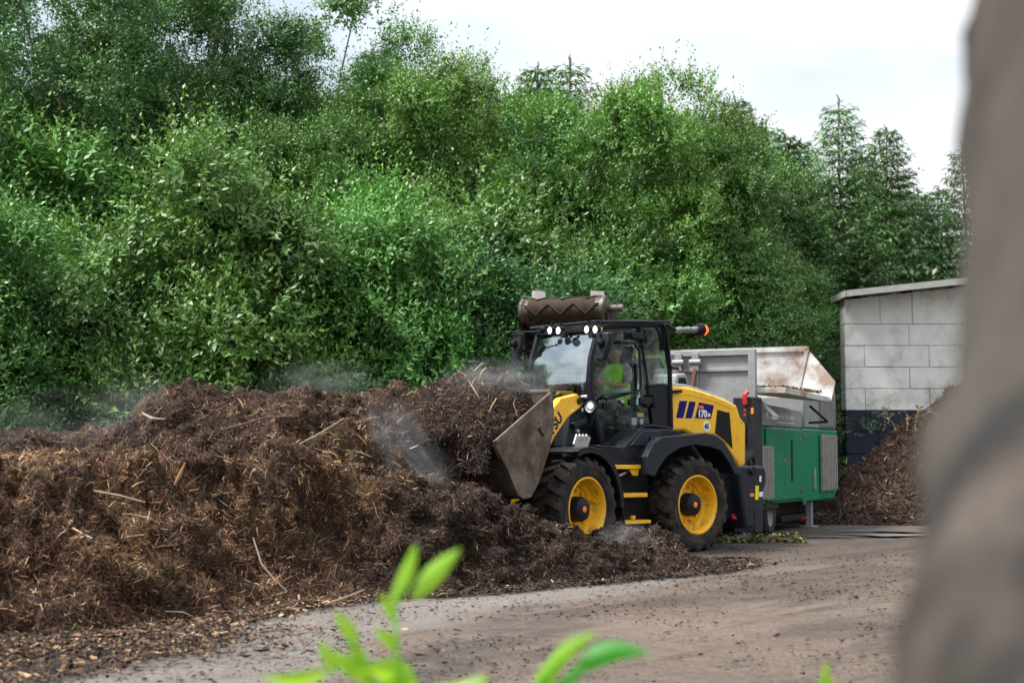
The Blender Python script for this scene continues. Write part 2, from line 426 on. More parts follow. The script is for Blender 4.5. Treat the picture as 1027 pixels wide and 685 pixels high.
def puddle(cx, cy, rx, ry, seed):
    n = 60; V = [(cx, cy, .03)]
    for i in range(n):
        t = 2 * math.pi * i / n
        k = 1 + .35 * math.sin(3 * t + seed) + .18 * math.sin(7 * t + 2 * seed) + .08 * math.sin(13 * t)
        V.append((cx + rx * k * math.cos(t), cy + ry * k * math.sin(t), .03))
    m = MB(); m.add(V, [(0, 1 + i, 1 + (i + 1) % n) for i in range(n)])
    tag(m.build('puddle', wet, smooth=0), kind='structure')
wet, _nt, _b = _new('shallow_water')
_b.inputs['Base Color'].default_value = (.24, .24, .24, 1); _b.inputs['Roughness'].default_value = .22; _b.inputs['Specular IOR Level'].default_value = .9  # light grey base colour stands in for the bright reflection on the water
for a in ((6.6, 26.3, .85, .30, 1), (7.6, 25.0, 1.0, .18, 2), (5.3, 25.8, .35, .12, 3), (6.7, 27.7, .7, .25, 4.4), (4.7, 27.2, .5, .12, 6)):
    puddle(*a)

# =================================================================== foliage
def leaf_quads(P, D, Nn, Lg, Wd):
    """one bent four-cornered leaf per row"""
    S = np.cross(D, Nn); S /= np.linalg.norm(S, axis=1, keepdims=True) + 1e-9
    Nn = np.cross(S, D)
    Lg = Lg[:, None]; Wd = Wd[:, None]
    a = P; b = P + D * Lg * .45 + S * Wd * .5 + Nn * Lg * .05
    c = P + D * Lg - Nn * Lg * .10; d = P + D * Lg * .45 - S * Wd * .5 + Nn * Lg * .05
    V = np.stack([a, b, c, d], 1).reshape(-1, 3)
    Fq = np.arange(len(P) * 4).reshape(-1, 4)
    return V, Fq
def unit(v): return v / (np.linalg.norm(v, axis=-1, keepdims=True) + 1e-9)

def leafy_crown(lobes, n_twig, leaves=12, twig=.52, ll=.108, lw=.044, base=(.055, .105, .035), upright=.35, seed=0, hollow=.70, yellow=.25, rustleaf=0.0, gap=-.42):
    r = np.random.default_rng(seed)
    Lb = np.array(lobes)                     # cx cy cz rx ry rz
    wgt = (Lb[:, 3] * Lb[:, 4] + Lb[:, 3] * Lb[:, 5]) ; wgt = wgt / wgt.sum()
    k = r.choice(len(Lb), n_twig, p=wgt)
    d = unit(r.normal(size=(n_twig, 3)))
    rad = hollow + (1.04 - hollow) * r.random(n_twig) ** .5
    C = Lb[k, :3] + d * Lb[k, 3:] * rad[:, None]
    C += .09 * np.stack([fbm(C, 1.3, 2, .5, seed + 5), fbm(C, 1.3, 2, .5, seed + 6), fbm(C, 1.3, 2, .5, seed + 7)], 1)
    C = C[C[:, 2] > .05]; 
    # gaps: drop twigs where a low-frequency noise is low
    g = fbm(C, .95, 3, .55, seed + 11); keep = g > gap; C = C[keep]
    n = len(C)
    k2 = k[:len(keep)] if False else None
    cen = Lb[:, :3]
    near = np.argmin(((C[:, None, :] - cen[None]) ** 2).sum(2), 1)
    outd = unit((C - cen[near]) / Lb[near, 3:])
    td = unit(outd * .9 + np.array([0, 0, upright * 1.5]) + r.normal(size=(n, 3)) * .30)
    tl = twig * (.6 + .8 * r.random(n))
    sh = (r.random(n) < .07) & (outd[:, 2] > .1)                     # long upright shoots
    tl = np.where(sh, tl * 2.0, tl); td = np.where(sh[:, None], unit(td * .5 + np.array([0, 0, 1.3])), td)
    tone = .70 + .60 * r.random(len(Lb)); tval = (.78 + .5 * r.random(n)) * tone[near]                      # each spray its own green
    tyel = r.random(n) ** 2 * yellow * (1 + .9 * fbm(C, .8, 2, .5, seed + 31))
    t = np.linspace(.08, 1, leaves)[None, :] * np.ones((n, 1)) + r.normal(size=(n, leaves)) * .03
    P = C[:, None, :] + td[:, None, :] * (tl[:, None] * t)[..., None]
    P[..., 2] -= .10 * (t ** 2) * tl[:, None]
    ang = (np.arange(leaves) * 2.4)[None, :] + r.random((n, 1)) * 6.28
    u = unit(np.cross(td, r.normal(size=(n, 3)))); v = np.cross(td, u)
    side = u[:, None, :] * np.cos(ang)[..., None] + v[:, None, :] * np.sin(ang)[..., None]
    D = unit(td[:, None, :] * (.55 + .5 * t[..., None]) + side * .9 + r.normal(size=(n, leaves, 3)) * .18)
    Nn = unit(np.array([0, 0, .75]) + outd[:, None, :] * .85 + r.normal(size=(n, leaves, 3)) * .30)
    sz = (1.0 - .35 * t) * (.7 + .6 * r.random((n, leaves)))
    V, Fq = leaf_quads(P.reshape(-1, 3), D.reshape(-1, 3), Nn.reshape(-1, 3), (ll * sz).ravel(), (lw * sz).ravel())
    base = np.array(base)
    col = base[None, None] * tval[:, None, None] * (.88 + .24 * r.random((n, leaves, 1)))
    yl = np.clip(tyel[:, None, None] * (.5 + t[..., None]), 0, .8)
    col = col * (1 - yl) + np.array([.16, .22, .035]) * yl
    if rustleaf:
        rr = (r.random((n, 1, 1)) < rustleaf); col = np.where(rr, np.array([.20, .07, .03]), col)
    return V, Fq, col.reshape(-1, 3)

def limbs(h, lobes, r0, n_main=7, seed=0, lean=(0, 0), spread=1.0, split=0.25):
    rr = random.Random(seed); m = MB()
    top = Vector((lean[0], lean[1], h * .86))
    def tp(t): return Vector((lean[0] * t * t + .10 * math.sin(t * 5 + seed), lean[1] * t * t + .08 * math.cos(t * 4 + seed), -.1 + (h * .86 + .1) * t))
    m.tube([tp(i / 9) for i in range(10)], [r0 * (1.25 if i == 0 else 1) * (1 - i / 9 * .86) for i in range(10)], 8)
    b = MB()
    for q in range(n_main):
        lb = lobes[rr.randrange(len(lobes))]
        t0 = split + (.9 - split) * min(1, max(0, (lb[2] - .5) / h)) * rr.uniform(.5, .85)
        p0 = tp(t0); p1 = Vector((lb[0], lb[1], lb[2])) + Vector((rr.uniform(-.5, .5), rr.uniform(-.5, .5), rr.uniform(0, .8)))
        mid = p0.lerp(p1, .5) + Vector((rr.uniform(-.2, .2), rr.uniform(-.2, .2), rr.uniform(-.1, .35)))
        rb = r0 * (1 - t0 * .86) * .55
        pts = [p0, p0.lerp(mid, .5) + Vector((0, 0, -.04)), mid, mid.lerp(p1, .5), p1]
        b.tube(pts, [rb, rb * .8, rb * .6, rb * .42, rb * .18], 6)
        for s in range(3):
            q0 = pts[1 + s]; q1 = q0 + Vector((rr.uniform(-1, 1), rr.uniform(-1, 1), rr.uniform(.1, 1))) * .9
            b.tube([q0, q0.lerp(q1, .5) + Vector((0, 0, .08)), q1], [rb * .35, rb * .25, rb * .08], 5)
    return m, b

def tree(name, lobes, h, r0, seed, barkmat, **kw):
    root = empty(name, (0, 0, 0))
    V, Fq, col = leafy_crown(lobes, seed=seed, **kw)
    link('crown', np_mesh('crown', V, Fq, M['leaf'], col), root)
    t, b = limbs(h, lobes, r0, seed=seed, n_main=12)
    t.build('trunk', barkmat, root); b.build('branches', barkmat, root)
    return root

def blob_lobes(h, rx, ry, n, seed, z0=.4, taper=.5, lr=(.4, .7), bough=1.0, per=5):
    """n boughs round an upright crown; each is a flattish spray of small lobes, with dark hollows between them"""
    rr = random.Random(seed); out = []
    for i in range(n):
        t = (i + .2 + .6 * rr.random()) / n
        z = z0 + (h - z0 - .3) * t ** .95
        w = (1 - taper * t ** 1.8)
        a = i * 2.399 + rr.uniform(-.5, .5); q = rr.uniform(.55, .95) if i % 3 else rr.uniform(.1, .4)
        cx, cy = rx * w * q * math.cos(a), ry * w * q * math.sin(a)
        b = bough * rr.uniform(.75, 1.25) * (1 - .35 * t)
        for k in range(per):
            u = rr.uniform(-1, 1); v = rr.uniform(-1, 1)
            s = rr.uniform(*lr) * (1 - .25 * t)
            out.append((cx + b * u * .8, cy + b * v * .8, z + rr.uniform(-.12, .25) - .22 * b * (u * u + v * v), s, s, s * .62))
    return out

def spruce(name, h, rbase, seed, col=(.050, .125, .034), dens=1.0, bare=.0, droop=.25, whorl=.42):
    r = np.random.default_rng(seed); root = empty(name, (0, 0, 0))
    t = MB(); t.tube([(0.04 * math.sin(i), 0.04 * math.cos(i * 1.3), h * i / 11) for i in range(12)], [max(.02, .17 * (1 - i / 11.3)) for i in range(12)], 8)
    t.build('trunk', M['sprucebark'], root)
    br = MB(); Ps = []; Ds = []; Ns = []; Ls = []; Ws = []
    z = h * (.06 + bare)
    while z < h * .985:
        f = 1 - z / h
        nb = int(7 + 3 * r.random())
        a0 = r.random() * 6.28
        for i in range(nb):
            a = a0 + 6.283 * i / nb + r.normal() * .22
            Lb = (rbase * f ** .72) * (.62 + .55 * r.random()) + .12
            hd = np.array([math.cos(a), math.sin(a), 0])
            rise = .35 if f < .25 else .05
            ns = max(4, int(Lb / .13))
            tt = np.linspace(0, 1, ns)
            path = np.array([0, 0, z]) + hd * (Lb * tt)[:, None] + np.array([0, 0, 1.0]) * (Lb * (rise * tt - droop * (1.2 - f * .2) * tt ** 1.5 + .22 * tt ** 3))[:, None]
            br.tube([tuple(p) for p in path[::max(1, ns // 4)]], [.028 * (1 - .8 * q) * (.4 + f) for q in np.linspace(0, 1, len(path[::max(1, ns // 4)]))], 4, caps=False)
            sd = np.array([-hd[1], hd[0], 0])
            for j in range(1, ns):
                q = tt[j]
                if f > .35 and q < .25 and r.random() < .6: continue
                sl = (.16 + .50 * Lb * .42 * (1 - q) ** .7) * (.7 + .6 * r.random())
                for sgn in (-1, 1):
                    if r.random() > dens: continue
                    dirv = unit(hd * (.75) + sd * sgn * (.8 + .3 * r.random()) + np.array([0, 0, -.35 - .5 * f * r.random()]))
                    m_ = max(2, int(sl / .075))
                    for e in range(m_):
                        Ps.append(path[j] + dirv * sl * e / m_ + r.normal(size=3) * .015)
                        Ds.append(unit(dirv + r.normal(size=3) * .28 + np.array([0, 0, -.15]))); Ns.append(unit(np.array([0, 0, 1]) + r.normal(size=3) * .5))
                        Ls.append(.17 + .15 * r.random()); Ws.append(.038 + .030 * r.random())
            # tip
            Ps.append(path[-1]); Ds.append(unit(hd + np.array([0, 0, .2]))); Ns.append(np.array([0, 0, 1.0])); Ls.append(.2); Ws.append(.05)
        z += whorl * (.8 + .4 * r.random()) * (.55 + .6 * f)
    for e in range(10):
        Ps.append(np.array([0, 0, h - .06 * e])); Ds.append(unit(r.normal(size=3) * .5 + np.array([0, 0, 1]))); Ns.append(unit(r.normal(size=3))); Ls.append(.2); Ws.append(.05)
    br.build('branches', M['sprucebark'], root)
    Ps, Ds, Ns = map(np.array, (Ps, Ds, Ns)); Ls = np.array(Ls); Ws = np.array(Ws)
    V, Fq = leaf_quads(Ps, Ds, Ns, Ls, Ws)
    c = np.array(col) * (.6 + .8 * r.random(len(Ps)))[:, None] * (1 + .3 * fbm(Ps, 1.0, 2, .5, seed))[:, None]
    link('crown', np_mesh('crown', V, Fq, M['needle'], np.clip(c, .004, 1)), root)
    return root

# ---- one of each kind
bark = M['bark']
protos = {
 'shrub': tree('leafy_shrub', blob_lobes(4.6, 1.45, 1.4, 11, 1, z0=.5, taper=.62, lr=(.34, .60), bough=.66), 4.4, .07, 11, bark, n_twig=7600, leaves=12, base=(.078, .205, .048), yellow=.28),
 'shrub_b': tree('leafy_shrub', blob_lobes(4.2, 1.8, 1.5, 12, 5, z0=.5, taper=.45, lr=(.36, .62), bough=.70), 4.0, .07, 12, bark, n_twig=7600, leaves=12, base=(.058, .165, .050), yellow=.16, upright=.5),
 'tree': tree('deciduous_tree', blob_lobes(10.5, 2.4, 2.1, 24, 8, z0=1.4, taper=.5, lr=(.42, .78), bough=1.05), 10.2, .16, 13, bark, n_twig=18000, leaves=11, ll=.118, lw=.052, base=(.088, .205, .040), yellow=.3),
 'tree_b': tree('deciduous_tree', blob_lobes(9.8, 2.2, 1.9, 22, 21, z0=1.2, taper=.4, lr=(.42, .80), bough=1.05), 9.6, .15, 14, bark, n_twig=16500, leaves=11, ll=.122, lw=.055, base=(.062, .170, .040), yellow=.2),
 'open': tree('tall_open_tree', blob_lobes(12.5, 3.0, 2.5, 26, 33, z0=2.2, taper=.25, lr=(.42, .78), bough=1.2), 12.0, .20, 15, bark, n_twig=15000, leaves=10, ll=.112, lw=.052, base=(.056, .155, .042), yellow=.15, twig=.5, hollow=.35, gap=-.20),
 'willow': tree('grey_willow_bush', blob_lobes(4.2, 1.5, 1.3, 10, 44, z0=.5, taper=.4, lr=(.40, .62), bough=.65), 4.0, .06, 16, bark, n_twig=5200, leaves=15, ll=.08, lw=.017, base=(.11, .19, .11), yellow=.1, twig=.5, upright=.15),
 'spruce': spruce('spruce_tree', 14.0, 3.4, 51),
 'spruce_open': spruce('spruce_tree', 14.5, 3.4, 57, col=(.070, .165, .052), dens=.9, bare=.10, droop=.18, whorl=.5),
}
used = set()
def plant(kind, px, D, ztop, label, cat, group, rz=0.0, wide=1.0, dz=0.0):
    p = protos[kind]; c = p if kind not in used else copy_tree(p); used.add(kind)
    H = {'shrub': 4.9, 'shrub_b': 4.6, 'tree': 10.7, 'tree_b': 10.0, 'open': 12.5, 'willow': 4.5, 'spruce': 14.1, 'spruce_open': 14.6}[kind]
    x = (px - 513.5) / F_PX * D; s = ztop / H
    c.location = (x, D, dz); c.scale = (s * wide, s * wide, s); c.rotation_euler = (0, 0, rz)
    tag(c, label, cat, group)
    return c
def zt(py, D): return CAM_Z + (455 - py) * D / F_PX
G1 = 'leafy shrubs behind the compost heap'; G2 = 'tall leafy trees in the hedge row'; G3 = 'spruces behind the yard'
front = [  # px, D, top y, kind, label
 (-40, 25.0, 190, 'shrub', 'leafy shrub cut by the left edge, behind the heap'),
 (55, 25.5, 215, 'shrub_b', 'dark leafy shrub behind the left end of the compost heap, left of the steam'),
 (135, 27.0, 235, 'shrub', 'low shrub right behind the steam at the left mound of the heap'),
 (215, 27.0, 128, 'shrub', 'bright pointed shrub rising highest at left, above the steaming mound'),
 (300, 27.5, 200, 'shrub_b', 'rounded shrub straight behind the highest mound of the heap'),
 (372, 28.0, 165, 'shrub', 'light green shrub behind the gap between mound and bucket'),
 (445, 28.5, 245, 'shrub_b', 'dark low shrub directly behind the mulch in the bucket'),
 (520, 29.5, 262, 'shrub_b', 'low shrub between the bucket load and the conveyor head'),
 (600, 33, 215, 'shrub', 'shrub right behind the conveyor head and cab roof'),
 (672, 35.0, 235, 'shrub_b', 'shrub behind the orange beacon of the loader'),
 (705, 36.0, 190, 'shrub', 'light shrub rising behind the left end of the grey hopper'),
 (10, 28.0, 120, 'shrub', 'tall shrub in the second row at far left, under the open tree'),
 (480, 31.0, 170, 'shrub', 'tall pale shrub above the heaped bucket, second row'),
]
for i, (px, D, py, k, lb) in enumerate(front):
    D += (0, 1.6, .5, -.4, 2.2)[i % 5] if px < 590 else 0
    plant(k, px, D, zt(py, D), lb, 'shrub', G1, rz=i * 1.7 + .4, wide=1.0 + .25 * ((i * 7) % 5) / 5 if zt(py, D) > 5 else 1.35)
back = [
 (-60, 33, -60, 'open', 'tall open tree leaning in from the left edge'),
 (60, 31, -55, 'open', 'tall dark tree with bare limbs showing at top left'),
 (165, 32, -30, 'open', 'tall airy tree with sky between its leaves, left of centre'),
 (225, 33.5, 0, 'open', 'tall open tree right of the airy one'),
 (100, 34, -45, 'open', 'tall open tree between the two at far left'),
 (265, 34, 42, 'tree_b', 'dense tree between the airy tree and the first dip of the skyline'),
 (330, 35, -5, 'open', 'thin topped tree where the open sky begins'),
 (120, 36, 60, 'tree_b', 'dark tree behind the left open trees'),
 (395, 33, 74, 'tree', 'pale green tree under the first dip of the skyline'),
 (455, 34, 52, 'tree', 'tree with spiky top shoots above the bucket'),
 (525, 35, 92, 'tree_b', 'broad tree behind the loader cab, below the dark spruce top'),
 (600, 34, 84, 'tree', 'rounded tree above the conveyor head'),
 (655, 35, 66, 'tree', 'tree with thin airy top right of the conveyor'),
 (712, 36, 98, 'tree_b', 'tree straight above the beacon with dark gaps'),
 (738, 44.8, 150, 'tree', 'outermost leafy tree at right, beside the spruces'),
 (300, 30.5, 110, 'tree', 'mid height tree in front of the row, above the highest mound'),
 (575, 33.5, 160, 'tree_b', 'mid height tree just behind the cab'),
 (795, 46, 262, 'tree_b', 'small rounded tree left of the block wall'),
 (330, 41, 70, 'tree_b', 'shaded tree deep behind the pale tree at the skyline dip'),
 (425, 42, 80, 'tree', 'back row tree glimpsed between the spiky topped tree and the pale tree'),
 (490, 43, 78, 'tree_b', 'back row tree left of the pair of dark spruce tops'),
 (625, 42, 92, 'tree_b', 'back row tree right of the pair of dark spruce tops'),
 (690, 43, 100, 'tree', 'back row tree behind the thin airy top'),
 (20, 38, 90, 'tree', 'shaded tree deep behind the left edge'),
 (230, 39, 90, 'tree_b', 'shaded tree deep behind the bright pointed shrub'),
]
for i, (px, D, py, k, lb) in enumerate(back):
    plant(k, px, D, zt(py, D), lb, 'tree', G2, rz=i * 2.3 + .2, wide=1.0)
wl = [(742, 36, 325, 'grey green willow bush behind the hopper flap'), (800, 45.5, 322, 'grey green willow bush touching the corner of the block wall'), (720, 33.5, 330, 'grey green willow bush behind the grey hopper panel')]
for i, (px, D, py, lb) in enumerate(wl):
    plant('willow', px, D, zt(py, D), lb, 'bush', 'grey willow bushes by the shredder', rz=i * 2.0, wide=1.3)
sp = [
 (372, 42, 40, 'spruce', 'dark spruce top poking out above the pale tree at the skyline dip'),
 (540, 42, 58, 'spruce', 'dark spruce top in the middle of the skyline, left one of a close pair'),
 (572, 43, 50, 'spruce_open', 'spruce top in the middle of the skyline, right one of a close pair'),
 (740, 47, 92, 'spruce', 'spruce rising behind the rightmost leafy tree'),
 (772, 50, 115, 'spruce_open', 'thin spruce just right of the leafy trees'),
 (806, 54, 135, 'spruce', 'dense dark spruce left of the tallest one'),
 (846, 52, 92, 'spruce_open', 'tallest open spruce with its brown trunk showing'),
 (893, 55, 122, 'spruce', 'spruce with long side boughs right of the tallest one'),
 (868, 60, 150, 'spruce', 'spruce in the back between the two highest ones'),
 (925, 58, 190, 'spruce', 'lower spruce above the roof of the block shed'),
 (972, 58, 140, 'spruce_open', 'spruce half hidden by the blurred trunk'),
 (826, 62, 180, 'spruce', 'low spruce in the back left of the tall trunk'),
 (790, 49, 128, 'spruce', 'spruce touching the right side of the leafy trees'),
 (758, 46, 118, 'spruce', 'spruce half hidden by the outermost leafy tree'),
 (905, 63, 165, 'spruce_open', 'spruce in the back over the left part of the shed roof'),
 (945, 64, 185, 'spruce', 'spruce in the back beside the blurred trunk'),
 (815, 48, 205, 'spruce', 'young spruce before the others, left of the shed'),
 (868, 49, 215, 'spruce', 'young spruce close behind the left end of the shed roof'),
 (1030, 60, 160, 'spruce', 'spruce behind the blurred trunk at right edge'),
]
for i, (px, D, py, k, lb) in enumerate(sp):
    plant(k, px, D, zt(py, D), lb, 'spruce', G3, rz=i * 1.3, wide=1.15)

# far wood behind the hedge, and an unseen stretch at right: many trees nobody can tell apart
def far_wood():
    lobes = []; rr = random.Random(5)
    for i in range(60):
        x = -34 + i * 1.2 + rr.uniform(-.5, .5)
        for z in np.arange(.8, 6.8 + rr.uniform(-1, 1), 1.5):
            lobes.append((x + rr.uniform(-.5, .5), 46 + rr.uniform(-2, 3) + .22 * x, z, 1.4, 1.3, 1.3))
    for i in range(46):  # the wood goes on unseen at right, added to darken cab glass reflections
        y = 52 - i * 1.7 + rr.uniform(-.5, .5)
        for z in np.arange(1.0, 9.5 + rr.uniform(-1.5, 1.5), 2.0):
            lobes.append((33 + rr.uniform(-2.5, 2.5) + (6 if y < 0 else 0), y, z, 1.9, 1.7, 1.6))
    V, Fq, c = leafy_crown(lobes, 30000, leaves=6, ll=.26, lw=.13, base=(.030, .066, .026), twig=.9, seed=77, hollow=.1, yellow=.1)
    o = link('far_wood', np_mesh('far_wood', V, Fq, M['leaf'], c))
    tag(o, 'dark undergrowth of the wood seen through gaps in the hedge, carried on unseen at right', 'wood', kind='stuff')
far_wood()

# =================================================================== mulch chips, text
PAL = {
 'dry': ([(.22, .145, .085), (.34, .25, .15), (.13, .078, .045), (.07, .042, .028), (.44, .35, .23), (.10, .17, .03)], [.24, .18, .26, .2, .09, .03]),
 'straw': ([(.15, .088, .048), (.25, .165, .09), (.080, .043, .026), (.036, .020, .014), (.36, .27, .16), (.09, .11, .03)], [.27, .17, .27, .20, .07, .02]),
 'brown': ([(.068, .036, .024), (.115, .060, .038), (.040, .022, .016), (.022, .013, .010), (.24, .15, .09), (.40, .32, .22)], [.25, .22, .26, .20, .05, .02]),
 'dark': ([(.034, .021, .018), (.055, .034, .027), (.021, .014, .012), (.012, .009, .008), (.10, .062, .042), (.28, .20, .14)], [.27, .22, .24, .19, .06, .02]),
}
def chips(P, Nn, r, lr, wr, pal, flat=.7, mixto=None, mixw=None, curl=.25):
    """bent strips (two quads each) lying roughly along the surface"""
    n = len(P)
    t = unit(np.cross(Nn, r.normal(size=(n, 3)))); D = unit(t + Nn * (r.normal(size=(n, 1)) * (1 - flat)))
    N2 = unit(Nn + r.normal(size=(n, 3)) * .45); S = unit(np.cross(D, N2)); N2 = np.cross(S, D)
    Lg = (lr[0] + (lr[1] - lr[0]) * r.random(n) ** 2.2)[:, None]; Wd = (wr[0] + (wr[1] - wr[0]) * r.random(n) ** 1.6)[:, None]
    cv = (r.normal(size=(n, 1)) * curl) * Lg * .5
    b = P - D * Lg * .5
    row = [b - S * Wd * .4, b + S * Wd * .4, P - S * Wd * .5 + N2 * cv, P + S * Wd * .5 + N2 * cv, P + D * Lg * .5 - S * Wd * .2, P + D * Lg * .5 + S * Wd * .2]
    V = np.stack(row, 1).reshape(-1, 3); i = np.arange(n)[:, None] * 6
    Fq = np.concatenate([i + np.array([[0, 1, 3, 2]]), i + np.array([[2, 3, 5, 4]])], 1).reshape(-1, 4)
    def pick(p):
        cs, w = PAL[p]; w = np.array(w) / sum(w)
        return np.array(cs)[r.choice(len(cs), n, p=w)]
    c = pick(pal)
    if mixto is not None:
        c = np.where((r.random(n) < mixw)[:, None], pick(mixto), c)
    c = c * (.7 + .6 * r.random((n, 1)))
    return V, Fq, np.repeat(c, 2, axis=0)

def text(s, parent, loc, rot, size, mat, name='lettering', extr=.002, align='LEFT', shear=0.0, bold=0.0, xs=1.0):
    cu = bpy.data.curves.new(name, 'FONT'); cu.body = s; cu.size = size; cu.extrude = extr; cu.align_x = align; cu.shear = shear; cu.offset = bold
    cu.resolution_u = 3
    o = bpy.data.objects.new(name, cu); COL.objects.link(o)
    bpy.context.view_layer.update()
    me = bpy.data.meshes.new_from_object(o.evaluated_get(bpy.context.evaluated_depsgraph_get()))
    bpy.data.objects.remove(o); 
    me.materials.clear(); me.materials.append(mat)
    o = bpy.data.objects.new(name, me); COL.objects.link(o); o.parent = parent; o.location = loc; o.rotation_euler = rot; o.scale = (xs, 1, 1)
    return o


# =================================================================== block shed
def block_shed():
    Dw = 42.7; x0 = (848 - 513.5) / F_PX * Dw; x1 = x0 + 11.0
    root = empty('block_shed', (x0, Dw, 0)); tag(root, 'open shed of pale concrete blocks with two dark blue lower courses and a sloping roof', 'shed')
    W_ = .6; L_ = 1.8; g = .006
    zb = zt(455, Dw) - CAM_Z + CAM_Z                       # 1.4
    rr = random.Random(3)
    pale = MB(); navy = MB(); top = 1.4 + (455 - 325) * Dw / F_PX
    rows = 9; z = top; row = 0; Hc = .6
    while z > -.1:
        dark = z <= top - 4 * Hc + .02
        m = navy if dark else pale
        off = 0 if row % 2 == 1 else 0
        # widths: odd rows start with a short block
        xs = [0.0]; 
        first = .55 if row % 2 == 1 else 1.8 
        if dark: first = 1.25 if row % 2 == 0 else .9
        x = first
        step = 1.8 if not dark else 1.25
        while x < 11: xs.append(x); x += step
        xs.append(11.0)
        for a, b in zip(xs[:-1], xs[1:]):
            j = rr.uniform(-.012, .012)
            xb = min(b, 4.3) if False else b
            m.box(a + g, b - g, j, j + W_, z - Hc + g, z - g)
        z -= Hc; row += 1
    # the cut top course follows the roof slope
    sl = .108
    for a, b in ((0, 1.0), (1.0, 1.9), (1.9, 3.9), (3.9, 6), (6, 8.3), (8.3, 11)):
        pale.prism([(a + g, top + g), (b - g, top + g), (b - g, top + .68 + sl * b), (a + g, top + .68 + sl * a)], rr.uniform(-.01, .01), W_)
    # dark mortar core so nothing shows through the joints, and a return wall
    pale.build('wall', M['concrete'], root, bevel=.012)
    navy.build('lower_wall', M['navy'], root, bevel=.012)['label'] = 'dark blue painted lower courses'
    c = MB(); c.box(.03, 10.95, .08, W_ - .08, 0, top); c.box(.25, 10.9, W_ + .02, 1.0, 0, top + .45); c.build('wall_core', M['darksteel'], root)
    r = MB(); sy = 0.0
    zl = top + .68 + sl * -.1 + .12
    r.prism([(-.10, zl), (11.4, zl + sl * 11.5), (11.4, zl + sl * 11.5 + .05), (-.10, zl + .05)], -.75, 1.1)
    r.build('roof', M['roofm'], root)
    fz = MB(); fz.prism([(-.12, zl - .10), (11.4, zl + sl * 11.5 - .12), (11.4, zl + sl * 11.5 + .07), (-.12, zl + .07)], -.80, -.752)
    fz.box(-.14, -.102, -.80, 1.1, zl - .10, zl + .07)
    fz.build('fascia', pm('pale_fascia', (.42, .41, .39), .6), root)
    for k in range(8):
        s = MB(); s.box(.4 + 1.4 * k, .5 + 1.4 * k, -.6, .8, top + .70 + sl * (.4 + 1.4 * k), zl + sl * (.6 + 1.4 * k)); s.build('rafter', M['darksteel'], root)
    a = MB(); az = zl + sl * .9 + .05
    a.cyl((.98, -.3, az), (.72, -.3, az + .78), .018, n=8); a.box(.75, 1.2, -.5, -.1, az, az + .06)
    a.build('antenna', M['darksteel'], root)
block_shed()

